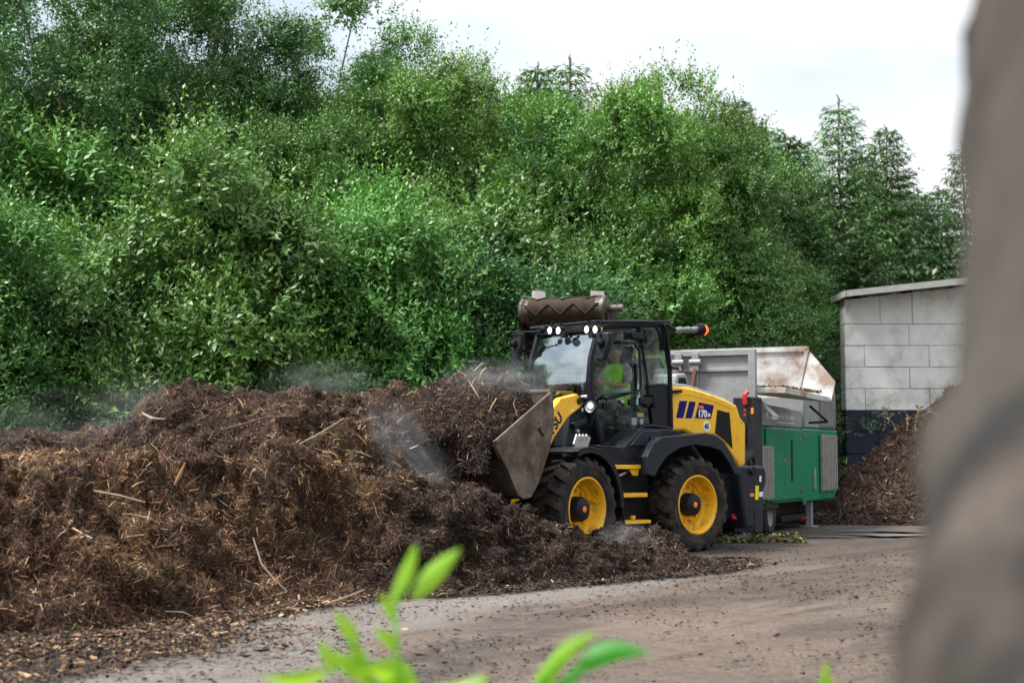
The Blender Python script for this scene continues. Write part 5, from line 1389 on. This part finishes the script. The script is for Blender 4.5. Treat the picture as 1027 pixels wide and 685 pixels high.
m.tube([(vx + .12, -CY - .10, vz - .02), (vx + .12, CY + .02, vz - .005), (RF.y(668, 323, CY)[0], CY + .06, RF.y(668, 323, CY)[1])], .02, 6); m.build('roof_rail', M['slate_lt'], cabo)
m = MB(); m.prism([(vx + .12, vz - .01), (vx - .05, vz - .005), (A0[0] - .02, A0[1] - .03), (A0[0] + .06, A0[1] - .02)], -CY, CY); m.build('visor_panel', M['slate'], cabo, bevel=.01)
# glass
g = MB(); W0 = CY - .03
rows = [A0, ((A0[0] + A1[0]) / 2 + .055, (A0[1] + A1[1]) / 2), (A1[0] + .01, A1[1]), ((A1[0] + A2[0]) / 2 + .03, (A1[1] + A2[1]) / 2), A2]
vs = []
for (x, z) in rows:
    for k in range(9):
        q = -1 + 2 * k / 8; vs.append((x + .05 * (1 - q * q) + .005, q * W0, z - (.06 if (x, z) == A0 else 0)))
g.add(vs, [(i * 9 + j, i * 9 + j + 1, (i + 1) * 9 + j + 1, (i + 1) * 9 + j) for i in range(4) for j in range(8)])
g.build('windscreen', M['screen'], cabo, smooth=60)
for s in (1, -1):
    m = MB(); m.add([(p[0], (CY - .02) * s, p[1]) for p in (A0, (A1[0] + .0, A1[1]), A2, D1, D2, B2, B1, B0)], [tuple(range(8))]); m.build('door_pane', M['glass'], cabo, smooth=0)
    m = MB(); m.add([(p[0], (CY - .021) * s, p[1]) for p in (B0, B1, RF.y(651, 387, CY), RF.y(672, 386, CY), C1, C0)], [(0, 2, 3, 4, 5)]); m.build('rear_side_pane', M['glass'], cabo, smooth=0)
m = MB(); xr = C1[0] + .02; m.add([(C0[0], -W0, C0[1]), (C0[0], W0, C0[1]), (xr, W0, C1[1]), (xr, -W0, C1[1]), (xr, -W0, 2.1), (xr, W0, 2.1)], [(0, 1, 2, 3), (3, 2, 5, 4)]); m.build('rear_pane', M['rearglass'], cabo, smooth=0)
m = MB(); m.box(xr - .03, xr, -CY, CY, 1.5, 2.1); m.build('back_panel', M['slate'], cabo)
# door frame, window frame, hinges, handles
m = MB(); y = CY + .03
m.tube([(a, y, b) for a, b in rp([(607, 400), (616, 399), (632, 394), (642, 391), (643, 385), (641, 352), (636, 344), (622, 343)], CY + .03)], .018, 6)
m.tube([(a, y + .04, b) for a, b in rp([(607, 408), (609, 400), (613, 397), (625, 394.5), (636, 393.5), (637, 399)], CY + .07)], .014, 6)
m.build('window_frame', M['slate'], cabo)
m = MB(); 
for (a, b, c, d) in ((633, 648, 333, 341), (641, 656, 398.5, 406)):
    q = rp([(a, b_) for b_ in (c + 1, d - 1)], CY + .05)
    x0, z1 = RF.y(a, c, CY + .05); x1, z0 = RF.y(b, d, CY + .05); m.box(min(x0, x1), max(x0, x1), CY + .03, CY + .075, z0, z1)
    x2, _ = RF.y(b - 1.2, c, CY + .05); m.box(x2 - .03, x2 + .02, CY + .03, CY + .09, z0 - .04, z1 + .05)
    m.build('door_hinge', M['slate'], cabo, bevel=.012); m = MB()
for (a, b) in ((608, 407), (634, 403.5)):
    m = MB(); x0, z0 = RF.y(a, b, CY + .05); m.box(x0 - .07, x0 + .07, CY + .02, CY + .07, z0 - .045, z0 + .045); m.build('handle_mount', M['slate'], cabo, bevel=.012)
m = MB(); x0, z0 = RF.y(624, 403, CY); m.lathe([(.02, .0), (.032, .015), (.02, .025), (.001, .025)], (x0, CY + .0, z0), (0, 1, 0), 14); m.build('door_lock', M['chrome'], cabo)
for (a, b, c, d, mt, nm) in ((639, 645.5, 414, 418, 'sticker', 'warning_sticker'), (633.5, 638.5, 419, 426, 'white', 'notice_sticker'), (642, 645, 420, 426, 'white', 'notice_sticker')):
    m = MB(); m.prism(rp([(a, c), (b, c), (b, d), (a, d)], CY - .05), CY - .05, CY - .047); m.build(nm, M[mt], cabo)
m = MB(); m.tube([(a, CY + .06, b) for a, b in rp([(665, 325), (669, 333), (672, 366), (674, 369), (680, 369.5)], CY + .06)], .022, 7); m.build('rear_handrail', M['slate'], cabo)
m = MB(); m.tube([(RF.x(a, b, .3)[0], b and 0 or 0, 0) for a, b in ()] or [(.32, -CY - .12, RF.x(528, 400, .32)[1]), (.32, -CY - .12, RF.x(531, 353, .32)[1]), (.25, -CY - .02, RF.x(545, 350, .3)[1])], .014, 6); m.build('front_handrail', M['slate_lt'], cabo)
# wiper
m = MB(); m.tube([(.42, -.30, 1.9), (.47, -.30, 2.35), (.40, -.33, 2.55)], .008, 5); m.tube([(.45, -.22, 1.9), (.50, -.40, 2.62)], .008, 5); m.build('wiper', M['black'], cabo)
# lamps under the visor
for px, py in ((549.5, 331), (558, 331), (586.5, 330), (595, 330)):
    yy, zz = RF.x(px, py, .46); h = MB(); h.lathe([(.001, -.09), (.05, -.08), (.062, -.02), (.062, .012), (.05, .0)], (.42, yy, zz), (1, 0, -.12), 16); h.box(.36, .40, yy - .02, yy + .02, zz, zz + .12)
    ho = h.build('work_light', M['black'], LD); g_ = MB(); g_.lathe([(.052, .006), (.046, .001), (.037, -.004)], (.42, yy, zz), (1, 0, -.12), 16); g_.build('reflector_ring', M['chrome'], ho); l = MB(); l.lathe([(.036, .004), (.024, .010), (.001, .013)], (.42, yy, zz), (1, 0, -.12), 16); l.build('lens', M['led'], ho)
m = MB(); yy, zz = RF.x(541, 331, .42); m.lathe([(.001, -.08), (.045, -.05), (.05, .01), (.001, .015)], (.40, yy, zz), (.8, -.6, 0), 12); m.build('side_lamp', M['slate'], LD)
for px in (564, 592): m = MB(); yy, zz = RF.x(px, 336, .42); m.box(.34, .42, yy - .04, yy + .04, zz - .04, zz + .05); m.build('roof_bracket', M['slate'], LD, bevel=.006)
m = MB(); yy, zz = RF.x(600.5, 330, .36); m.box(.34, .36, yy - .05, yy + .05, zz - .02, zz + .02); m.build('yellow_marker', M['sticker'], LD)
for s in (1, -1):
    yy, zz = FF.x(592, 408, .62); yy *= s
    h = MB(FR); h.lathe([(.001, -.13), (.055, -.11), (.080, -.04), (.086, .0), (.074, .012)], (.62, yy, zz), (1, .12 * s, 0), 20); h.tube([(.55, yy, zz - .05), (.52, yy - .06 * s, zz - .25), (.5, .45 * s, zz - .3)], .02, 6)
    ho = h.build('headlight', M['slate_lt'], LD); g_ = MB(FR); g_.lathe([(.078, .014), (.07, .006), (.055, -.01), (.042, -.012)], (.62, yy, zz), (1, .12 * s, 0), 20); g_.build('reflector_ring', M['chrome'], ho); l = MB(FR); l.lathe([(.043, .0), (.03, .012), (.001, .018)], (.62, yy, zz + .012), (1, .12 * s, 0), 20); l.build('lens', M['dimled'], ho)
# mirrors
for pts, X_, bar in (([(599, 334), (612, 333), (611.5, 345), (609, 352), (606.5, 361.5), (599.5, 361), (598.5, 350)], .40, [(602, 331), (604, 334), (604, 350)]), ([(513.5, 335), (523.5, 334), (523, 348), (519, 363), (515, 364), (513.5, 350)], .40, [(542, 338), (540, 333), (516, 333.5), (515, 340)])):
    q = [RF.x(a, b, X_) for a, b in pts]; m = MB(); m.prismx(q, X_ - .06, X_ + .03); mo = m.build('mirror', M['slate_lt'], LD, bevel=.02)
    cx = sum(a for a, b in q) / len(q); cz = sum(b for a, b in q) / len(q)
    g = MB(); g.prismx([(cx + (a - cx) * .8, cz + (b - cz) * .85) for a, b in q], X_ - .066, X_ - .062); g.build('mirror_glass', M['chrome'], mo)
    b_ = MB(); b_.tube([(X_ + .05 if i else X_ - .05, *RF.x(a, b, X_)) for i, (a, b) in enumerate(bar)], .014, 6); b_.build('mirror_arm', M['slate'], mo)
    k = MB(); k.lathe([(.001, .07), (.05, .05), (.06, 0), (.001, -.02)], (X_ + .03, cx, cz + .06), (1, 0, 0), 14); k.build('mirror_knob', M['black'], mo)
# beacon on its arm behind the roof
P = [RF.y(a, b, .45) for a, b in ((666, 325), (672, 329), (676, 331), (699, 330.5))]
m = MB(); m.tube([(P[0][0], .45, P[0][1]), (P[1][0], .45, P[1][1]), (P[2][0], .45, P[2][1])], .045, 8); bb = m.build('beacon_arm', M['black'], LD)
m = MB(); L_ = P[2][0] - P[3][0]
pr = [(.03, 0)] + [(.036 + .016 * ((i * 7) % 3) / 2, L_ * (i + .5) / 9) for i in range(9)] + [(.05, L_)]
m.lathe(pr, (P[2][0], .45, P[2][1]), (-1, 0, (P[3][1] - P[2][1]) / L_), 12); m.build('bare_cylinder', pm('mottled_metal', (.22, .25, .25), .35, metal=.7, var=.4, scale=18), bb, smooth=20)
m = MB(); m.lathe([(.001, -.02), (.09, 0), (.10, .05), (.10, .10), (.085, .12)], (P[3][0], .45, P[3][1]), (-1, 0, 0), 20)
bo = m.build('beacon', M['black'], LD); m = MB(); m.lathe([(.082, .10), (.080, .17), (.06, .205), (.001, .215)], (P[3][0], .45, P[3][1]), (-1, 0, 0), 20); m.build('beacon_lens', emis('lit_beacon', (.95, .13, .015), .9), bo)
# inside the cab
m = MB(); m.prism([(-1.05, 1.95), (-.62, 1.95), (-.60, 2.05), (-.66, 2.10), (-1.0, 2.06)], -.25, .25); m.prism([(-1.02, 2.02), (-.96, 2.10), (-1.04, 2.72), (-1.10, 2.72)], -.24, .24); m.prism([(-1.04, 2.76), (-1.0, 2.78), (-1.02, 2.98), (-1.09, 2.96)], -.15, .15); m.box(-.95, -.70, -.18, .18, 1.5, 1.95)
m.build('seat', M['black'], LD, bevel=.03)
m = MB(); m.prism([(-.12, 1.5), (.08, 1.5), (.18, 2.1), (.05, 2.2), (-.05, 2.1)], -.3, .3); m.build('dashboard', M['black'], LD, bevel=.03)
m = MB(); m.tube([Vector((-.30, 0, 2.30)) + Vector((.06 * math.cos(a) * 1.0, .19 * math.sin(a), .17 * math.cos(a))).lerp(Vector((.15 * math.cos(a), .19 * math.sin(a), .11 * math.cos(a))), .6) for a in np.linspace(0, 6.283, 22)], .016, 6); m.tube([(-.3, 0, 2.3), (-.08, 0, 2.08)], .03, 8); m.build('steering_wheel', M['black'], LD)
m = MB(); m.box(-.9, -.45, -.45, -.28, 1.5, 2.15); m.build('armrest_console', M['slate'], LD, bevel=.02)
m = MB(); x0, z0 = RF.y(611, 434, .45); m.tube([(x0, .45, z0 - .12), (x0, .45, z0 - .05), (x0, .45, z0 + .06), (x0, .45, z0 + .10)], [.04, .07, .07, .03], 10); m.build('fire_extinguisher', M['black'], LD)

# =================================================================== driver
def skinned(name, J, E, mat, sub=2):
    me = bpy.data.meshes.new(name); me.from_pydata([j[0] for j in J], E, []); me.materials.append(mat)
    o = bpy.data.objects.new(name, me); COL.objects.link(o)
    s = o.modifiers.new('skin', 'SKIN'); s.use_smooth_shade = True
    for v, j in zip(me.skin_vertices[0].data, J): v.radius = (j[1], j[2] if len(j) > 2 else j[1]); v.use_root = False
    me.skin_vertices[0].data[0].use_root = True
    q = o.modifiers.new('sub', 'SUBSURF'); q.levels = sub; q.render_levels = sub
    return o
bx = -.88
J = [((bx, 0, 2.06), .13, .15), ((bx + .0, 0, 2.25), .12, .14), ((bx + .03, 0, 2.45), .12, .16), ((bx + .03, 0, 2.60), .10, .14), ((bx + .03, 0, 2.71), .055), ((bx + .04, 0, 2.79), .06), ((bx + .05, 0, 2.87), .082, .075), ((bx + .045, 0, 2.96), .088, .078), ((bx + .04, 0, 3.02), .06)]
E_ = [(i, i + 1) for i in range(8)]
def chain(par, pts):
    for p in pts:
        J.append(p); E_.append((par, len(J) - 1)); par = len(J) - 1
    return par
for s in (1, -1):
    hand = chain(3, [((bx + .01, .17 * s, 2.64), .065), ((bx + .06, .25 * s, 2.50), .052), ((bx + .12, .27 * s, 2.38), .042), ((bx + .30, .22 * s, 2.39), .040), ((bx + .46, .18 * s, 2.42), .027), ((bx + .51, .17 * s, 2.43), .032)])
    for k, (dz, ln) in enumerate(((.024, .055), (.008, .062), (-.008, .058), (-.024, .045))):
        chain(hand, [((bx + .55, (.17 + .002 * k) * s, 2.43 + dz), .010), ((bx + .55 + ln * .55, .15 * s, 2.43 + dz), .009), ((bx + .56 + ln * .4, .125 * s, 2.42 + dz), .008)])
    chain(hand, [((bx + .52, .135 * s, 2.45), .011), ((bx + .56, .125 * s, 2.46), .009)])
    chain(0, [((bx + .06, .10 * s, 2.04), .095), ((bx + .30, .14 * s, 2.10), .085), ((bx + .48, .15 * s, 2.10), .065), ((bx + .50, .15 * s, 1.85), .055), ((bx + .52, .15 * s, 1.62), .042), ((bx + .60, .15 * s, 1.56), .04), ((bx + .70, .15 * s, 1.545), .03)])
chain(6, [((bx + .15, 0, 2.87), .016), ])
chain(6, [((bx + .04, .088, 2.88), .018)]); chain(6, [((bx + .04, -.088, 2.88), .018)])
P_ = skinned('person', J, E_, M['skin'])
P_.location = LD.location; P_.rotation_euler = LD.rotation_euler
tag(P_, 'driver sitting in the loader cab in a bright green safety vest, arms on the wheel', 'person')
def ringloft(name, rings, mat, n=20, T=None):
    m = MB(); vs = []
    for (x, y, z, rx, ry) in rings:
        for j in range(n): a = 2 * math.pi * j / n; vs.append((x + rx * math.copysign(abs(math.cos(a)) ** .8, math.cos(a)), y + ry * math.copysign(abs(math.sin(a)) ** .8, math.sin(a)), z))
    k = len(rings); m.add(vs, [(i * n + j, i * n + (j + 1) % n, (i + 1) * n + (j + 1) % n, (i + 1) * n + j) for i in range(k - 1) for j in range(n)])
    o = m.build(name, mat, P_, smooth=80); return o
ringloft('safety_vest', [(bx, 0, 2.08, .165, .20), (bx, 0, 2.22, .16, .195), (bx + .02, 0, 2.40, .165, .21), (bx + .025, 0, 2.55, .155, .215), (bx + .02, 0, 2.66, .12, .20), (bx + .02, 0, 2.715, .08, .12)], M['vest'])
ringloft('reflective_band', [(bx + .005, 0, 2.27, .168, .205), (bx + .01, 0, 2.33, .17, .212)], M['reflect'])
for s in (1, -1):
    m = MB(); m.tube([(bx + .01, .14 * s, 2.67), (bx + .015, .20 * s, 2.61), (bx + .05, .25 * s, 2.51), (bx + .085, .265 * s, 2.44)], [.07, .078, .068, .062], 12); m.build('shirt_sleeve', M['shirt'], P_, smooth=80)
    m = MB(); m.tube([(bx + .02, .09 * s, 2.05), (bx + .30, .14 * s, 2.11), (bx + .48, .15 * s, 2.11), (bx + .51, .15 * s, 1.88), (bx + .53, .15 * s, 1.62)], [.11, .10, .085, .07, .06], 12); m.build('trouser_leg', M['trousers'], P_, smooth=80)
m = MB(); m.lathe([(.100, -.02), (.105, .03), (.095, .08), (.06, .115), (.001, .125)], (bx + .035, 0, 2.92), (-.15, 0, 1), 18); m.build('hair', M['hair'], P_, smooth=80)

# =================================================================== load in the bucket
def bucket_load():
    bm = bmesh.new(); bmesh.ops.create_icosphere(bm, subdivisions=6, radius=1.0)
    me0 = bpy.data.meshes.new('tmp'); bm.to_mesh(me0); bm.free()
    V = np.array([v.co[:] for v in me0.vertices]); F3 = np.array([p.vertices[:] for p in me0.polygons]); bpy.data.meshes.remove(me0)
    q = np.sign(V) * np.abs(V) ** .72
    y = q[:, 1]
    cz = 1.70 - .04 * y
    V = np.stack([2.88 + .10 * np.abs(y) * 0 + (.72 + .08 * np.maximum(q[:, 0], 0)) * q[:, 0], -.05 + 1.27 * y, cz + np.where(q[:, 2] > 0, .47, .70) * q[:, 2] - np.where(q[:, 2] > 0, .30, -.05) * (q[:, 0])], 1)
    V[:, 2] += .13 * np.exp(-((V[:, 1] - .35) / .55) ** 2) * (q[:, 2] > 0) - .10 * ss(.7, 1.3, V[:, 1]) - .18 * ss(.3, 1.2, -V[:, 1])
    nrm = unit(V - np.array([2.88, 0, 1.9]))
    V = V + nrm * (.07 * fbm(V, 2.2, 3, .6, 101) + .06 * np.abs(fbm(V, 5, 3, .6, 102)) + .025 * fbm(V, 13, 3, .6, 103))[:, None]
    # keep it inside the steel: squeeze what lies below the rim
    def floor_x(z): return np.interp(z, [.85, .98, 1.16, 1.42, 1.70, 1.95, 2.19, 2.6], [2.80, 2.68, 2.56, 2.42, 2.32, 2.31, 2.33, 2.33])
    def front_x(z): return np.interp(z, [.85, .99, 1.21, 1.54, 1.56, 1.62, 2.6], [2.88, 3.0, 3.15, 3.42, 3.66, 3.90, 3.90])
    V[:, 0] = np.clip(V[:, 0], np.where(V[:, 2] < 2.19, floor_x(V[:, 2]), -9), front_x(V[:, 2]))
    V[:, 2] = np.maximum(V[:, 2], .95)
    rimz = 2.19 - (V[:, 0] - 2.29) * .55
    V[:, 1] = np.where(V[:, 2] < rimz - .02, np.clip(V[:, 1], -1.22, 1.22), V[:, 1])
    Rm = np.array(FR.to_3x3()); V = V @ Rm.T
    fn = unit(np.cross(V[F3[:, 1]] - V[F3[:, 0]], V[F3[:, 2]] - V[F3[:, 0]])); fa = np.linalg.norm(np.cross(V[F3[:, 1]] - V[F3[:, 0]], V[F3[:, 2]] - V[F3[:, 0]]), axis=1)
    me = np_mesh('compost_load', V, F3, soil, np.tile([.034, .023, .019], (len(F3), 1)), smooth=True)
    o = link('compost_load', me); o.location = LD.location; o.rotation_euler = LD.rotation_euler
    tag(o, 'heaped load of dark steaming compost hanging over the lip of the loader bucket', 'compost load')
    r = np.random.default_rng(55); F4 = np.concatenate([F3, F3[:, 2:3]], 1)
    C = V[F3].mean(1)
    P, k = sample(V, F4, fa * (C[:, 2] > 1.45), 30000, r)
    V2, F2, c2 = chips(P + fn[k] * .012, fn[k], r, (.03, .22), (.004, .014), 'dark', flat=.5, mixto='brown', mixw=np.full(len(P), .38))
    tag(link('mulch_fibres', np_mesh('mulch_fibres', V2, F2, M['mulch'], c2), o), kind='stuff')
    P, k = sample(V, F4, fa * (C[:, 2] > 1.45), 260, r)
    V2, F2, c2 = chips(P + fn[k] * .03, fn[k], r, (.15, .5), (.008, .02), 'dry', flat=.5)
    tag(link('twigs', np_mesh('twigs', V2, F2, M['mulch'], c2), o), kind='stuff')
    # tufts hanging from the lip
    n = 9500; yy = -1.2 + 2.45 * r.random(n); dz = r.random(n) ** 1.8 * (.12 + .34 * np.clip(fbm(np.stack([yy, 0 * yy, 0 * yy], 1), 2.6, 2, .6, 110) + .3 + .5 * ss(.5, 1.1, yy), 0, 1)); 
    P = np.stack([3.53 + .06 * r.random(n) + .0 * dz, yy, 1.64 - dz], 1) @ Rm.T
    nn = np.tile(np.array([1.0, 0, .1]) @ Rm.T, (n, 1)); V2, F2, c2 = chips(P, nn, r, (.04, .25), (.005, .016), 'dark', flat=.7)
    tag(link('hanging_fibres', np_mesh('hanging_fibres', V2, F2, M['mulch'], c2), o), kind='stuff')
bucket_load()

# =================================================================== steam
def steam(px, py, D, sx, sy, sz, dens, label, tilt=0.0, seed=0.0):
    bm = bmesh.new(); bmesh.ops.create_icosphere(bm, subdivisions=3, radius=1.0); me = bpy.data.meshes.new('steam'); bm.to_mesh(me); bm.free()
    o = link('steam', me); o.location = at(px, py, D); o.scale = (sx, sy, sz); o.rotation_euler = (0, tilt, 0)
    m = bpy.data.materials.new('steam'); m.use_nodes = True; nt = m.node_tree; nt.nodes.clear(); N = nt.nodes.new; L = nt.links.new
    out = N('ShaderNodeOutputMaterial'); v = N('ShaderNodeVolumePrincipled'); v.inputs['Color'].default_value = (.93, .96, 1, 1); v.inputs['Anisotropy'].default_value = .2
    tc = N('ShaderNodeTexCoord'); ln = N('ShaderNodeVectorMath'); ln.operation = 'LENGTH'; L(tc.outputs['Object'], ln.inputs[0])
    mr = N('ShaderNodeMapRange'); mr.inputs[1].default_value = 1.0; mr.inputs[2].default_value = .1; L(ln.outputs['Value'], mr.inputs[0])
    mp = N('ShaderNodeMapping'); mp.inputs['Location'].default_value = (seed, seed * 1.7, 0); L(tc.outputs['Object'], mp.inputs[0])
    n = N('ShaderNodeTexNoise'); n.inputs['Scale'].default_value = 2.4; n.inputs['Detail'].default_value = 4; L(mp.outputs[0], n.inputs[0])
    r2 = N('ShaderNodeMapRange'); r2.inputs[1].default_value = .42; r2.inputs[2].default_value = .68; L(n.outputs[0], r2.inputs[0])
    mu = N('ShaderNodeMath'); mu.operation = 'MULTIPLY'; L(mr.outputs[0], mu.inputs[0]); L(r2.outputs[0], mu.inputs[1])
    m2 = N('ShaderNodeMath'); m2.operation = 'MULTIPLY'; m2.inputs[1].default_value = dens; L(mu.outputs[0], m2.inputs[0]); L(m2.outputs[0], v.inputs['Density']); L(v.outputs[0], out.inputs['Volume'])
    me.materials.append(m); tag(o, label, 'steam', 'steam rising from the compost', 'stuff')
steam(150, 408, 20.4, 1.1, .9, .55, .2, 'steam drifting at the left end of the back mound', seed=.3)
steam(325, 383, 20.4, 1.0, .8, .35, .28, 'thin steam over the crest behind the heap', seed=1.3)
steam(408, 448, 17.3, .85, .5, .36, .7, 'dense steam wisp rising in the notch before the bucket', tilt=.9, seed=2.2)
steam(505, 381, 19.2, .9, .6, .34, .7, 'thin steam over the load in the bucket', seed=3.1)
steam(628, 545, 18.7, .45, .3, .32, 1.5, 'small steam puff between the loader wheels', seed=4.0)
steam(590, 562, 18.0, .45, .3, .25, .9, 'small steam puff under the front wheel', seed=5.0)
steam(60, 424, 19, 1.6, .8, .5, .15, 'faint steam at far left above the heap', seed=6.0)

# =================================================================== near plants and trunk
def big_leaf(b, tip, wpx, D, bend=0.0, tilt=.5, m=None, Db=0.0):
    """lance shaped leaf between two picture points"""
    p0 = Vector(at(b[0], b[1], D)); p1 = Vector(at(tip[0], tip[1], D + Db)); ax = p1 - p0; Lg = ax.length; ax.normalize()
    sd = ax.cross(Vector((0, -1, 0))).normalized(); nr = sd.cross(ax); sd = (sd * math.cos(tilt) + nr * math.sin(tilt)).normalized(); nr = ax.cross(sd)
    n = 12; vs = []; hw = wpx / F_PX * D / 2 / max(.35, math.cos(tilt))
    for i in range(n + 1):
        t = i / n; w = hw * (math.sin(math.pi * min(1, t ** .85)) ** .85 if 0 < t < 1 else .04)
        c = p0 + ax * Lg * t + sd.cross(ax) * 0 + (sd * bend * Lg * math.sin(math.pi * t)) - nr * Lg * .10 * t * t
        for q in (-1, -.5, 0, .5, 1): vs.append(c + sd * w * q + nr * (w * .35 * abs(q)))
    m.add(vs, [(i * 5 + j, i * 5 + j + 1, i * 5 + j + 6, i * 5 + j + 5) for i in range(n) for j in range(4)])
def leafmat(name, c, tr):
    m, nt, b = _new(name); N = nt.nodes.new; L = nt.links.new
    tc = N('ShaderNodeTexCoord'); n = N('ShaderNodeTexNoise'); n.inputs['Scale'].default_value = 9; L(tc.outputs['Object'], n.inputs[0])
    hs = N('ShaderNodeHueSaturation'); hs.inputs['Color'].default_value = c4(c); mr = N('ShaderNodeMapRange'); mr.inputs[3].default_value = .7; mr.inputs[4].default_value = 1.3; L(n.outputs[0], mr.inputs[0]); L(mr.outputs[0], hs.inputs['Value'])
    L(hs.outputs[0], b.inputs['Base Color']); b.inputs['Roughness'].default_value = .45
    t = N('ShaderNodeBsdfTranslucent'); t.inputs[0].default_value = c4(tr); mx = N('ShaderNodeMixShader'); mx.inputs[0].default_value = .45
    L(b.outputs[0], mx.inputs[1]); L(t.outputs[0], mx.inputs[2]); L(mx.outputs[0], nt.nodes['Material Output'].inputs[0]); return m
LM = leafmat('young_leaf', (.19, .42, .03), (.55, .90, .04)); LM2 = leafmat('darker_leaf', (.035, .26, .02), (.12, .62, .03))
D0 = 3.0
sap = empty('sapling', (float(at(395, 685, D0)[0]), D0, 0)); tag(sap, 'out of focus bright green shoots at the bottom centre left of the picture', 'sapling')
st = MB(); st.tube([(float(at(410, 700, D0)[0]), D0 + .02, 0), Vector(at(405, 720, D0)), Vector(at(398, 650, D0)), Vector(at(396, 610, D0)), Vector(at(404, 585, D0))], [.008, .006, .005, .004, .003], 6)
st.tube([Vector(at(405, 740, D0)), Vector(at(372, 680, D0)), Vector(at(350, 640, D0))], [.005, .004, .003], 6)
st.build('stem', LM, sap, world=True)
for b, t, w, bd in (((392, 606), (420, 545), 15, .02), ((413, 601), (464, 551), 19, -.05), ((396, 625), (383, 594), 12, .0), ((397, 653), (376, 628), 12, .03), ((357, 650), (337, 611), 15, .03), ((368, 672), (350, 640), 14, 0),
                    ((331, 672), (263, 676), 15, -.12), ((337, 676), (322, 640), 13, -.05), ((356, 682), (335, 648), 11, -.05), ((372, 690), (345, 655), 20, .05), ((420, 690), (360, 668), 26, .1), ((425, 695), (490, 678), 24, .15), ((372, 700), (415, 670), 20, 0)):
    m = MB(); big_leaf(b, t, w, D0, bd, .35, m); m.build('leaf', LM, sap, world=True)
sp2 = empty('sapling', (float(at(540, 685, 2.9)[0]), 2.9, 0)); tag(sp2, 'out of focus darker green drooping leaf pair at the bottom, right of the bright shoots', 'sapling')
st = MB(); st.tube([(float(at(530, 700, 2.9)[0]), 2.9, 0), Vector(at(532, 720, 2.9)), Vector(at(545, 678, 2.9))], [.008, .006, .004], 6); st.build('stem', LM2, sp2, world=True)
for b, t, w, bd, mt in (((573, 676), (652, 656), 22, -.16, LM2), ((543, 686), (600, 634), 16, -.10, LM), ((536, 700), (566, 655), 18, -.05, LM), ((560, 692), (585, 668), 12, 0, LM2)):
    m = MB(); big_leaf(b, t, w, 2.9, bd, .3, m); m.build('leaf', mt, sp2, world=True)
sp3 = empty('sprout', (float(at(828, 685, 4.0)[0]), 4.0, 0)); tag(sp3, 'faint small green sprout tip at the bottom edge left of the blurred trunk', 'sprout')
st = MB(); st.tube([(float(at(829, 700, 4.0)[0]), 4.0, 0), Vector(at(828, 672, 4.0))], [.004, .002], 5); st.build('stem', LM, sp3, world=True)
for b, t, w in (((828, 690), (829, 662), 7), ((828, 692), (822, 676), 5), ((829, 692), (836, 680), 5)):
    m = MB(); big_leaf(b, t, w, 4.0, 0, .3, m); m.build('leaf', LM, sp3, world=True)

def near_trunk():
    path = [(.30, .75, -.1), (.40, .95, .5), (.505, 1.12, .95), (.548, 1.26, 1.2), (.722, 1.62, 1.52), (.80, 1.88, 1.97), (.90, 2.0, 2.6), (.95, 2.1, 3.6), (1.05, 2.2, 5.0), (1.1, 2.2, 7.0)]
    rad = [.36, .29, .245, .222, .215, .208, .195, .17, .14, .09]
    P = np.array(path) - np.array([.013, 0, 0]); t = np.concatenate([[0], np.cumsum(np.linalg.norm(np.diff(P, axis=0), axis=1))]); n = 260; k = 72
    tt = np.linspace(0, t[-1], n); C = np.stack([np.interp(tt, t, P[:, i]) for i in range(3)], 1); Rr = np.interp(tt, t, rad)
    for _ in range(12): C[1:-1] = (C[:-2] + C[1:-1] * 2 + C[2:]) / 4
    a = np.linspace(0, 2 * np.pi, k, endpoint=False)
    V = C[:, None, :] + Rr[:, None, None] * np.stack([np.cos(a), np.sin(a), 0 * a], 1)[None]
    V = V.reshape(-1, 3); c = np.repeat(C, k, 0); nn = unit(V - c)
    Q = V * np.array([1, 1, .3]); V = V + nn * (.022 * np.abs(fbm(Q, 9, 4, .6, 130)) + .012 * fbm(V, 3, 2, .5, 131))[:, None]
    idx = np.arange(n * k).reshape(n, k); Fq = np.stack([idx[:-1], np.roll(idx[:-1], -1, 1), np.roll(idx[1:], -1, 1), idx[1:]], -1).reshape(-1, 4)
    cc = V[Fq].mean(1); g = fbm(cc * np.array([1, 1, .18]), 12, 4, .6, 133)[:, None]; g2 = ss(.1, .8, fbm(cc * np.array([1, 1, .5]), 4.0, 3, .6, 135))[:, None] * .75
    col = np.array([.046, .038, .033]) * (1 + .8 * g); col = col * (1 - g2) + np.array([.055, .050, .042]) * g2
    root = empty('tree', (.40, .75, 0)); tag(root, 'large blurred grey brown tree trunk right before the camera, filling the right edge', 'tree')
    o = link('trunk', np_mesh('trunk', V, Fq, tint_mat('near_bark', .9, .2), np.clip(col, .02, .6), smooth=True), root); o.data.transform(Matrix.Translation((-.40, -.75, 0)))
    b = MB()
    for (z, dx, dy) in ((3.6, .9, .5), (4.4, .7, -.8), (5.2, -.3, .9), (5.8, .8, .1), (6.4, -.3, -.7)):
        i = np.argmin(abs(C[:, 2] - z)); p = Vector(C[i]) - Vector((.40, .75, 0)); b.tube([p, p + Vector((dx * .6, dy * .6, .5)), p + Vector((dx * 1.5, dy * 1.5, 1.3))], [.05, .03, .008], 7)
    b.build('branches', M['bark'], root)
    lobes = [(.9, .9, 5.6, .9, .9, .7), (.2, .3, 6.6, .9, .9, .8), (1.6, 1.0, 6.6, .9, .8, .7), (1.3, -.3, 6.2, .8, .8, .6)]
    Vc, Fc, c_ = leafy_crown(lobes, 1500, leaves=10, ll=.09, lw=.045, seed=140); link('crown', np_mesh('crown', Vc, Fc, M['leaf'], c_), root)
near_trunk()
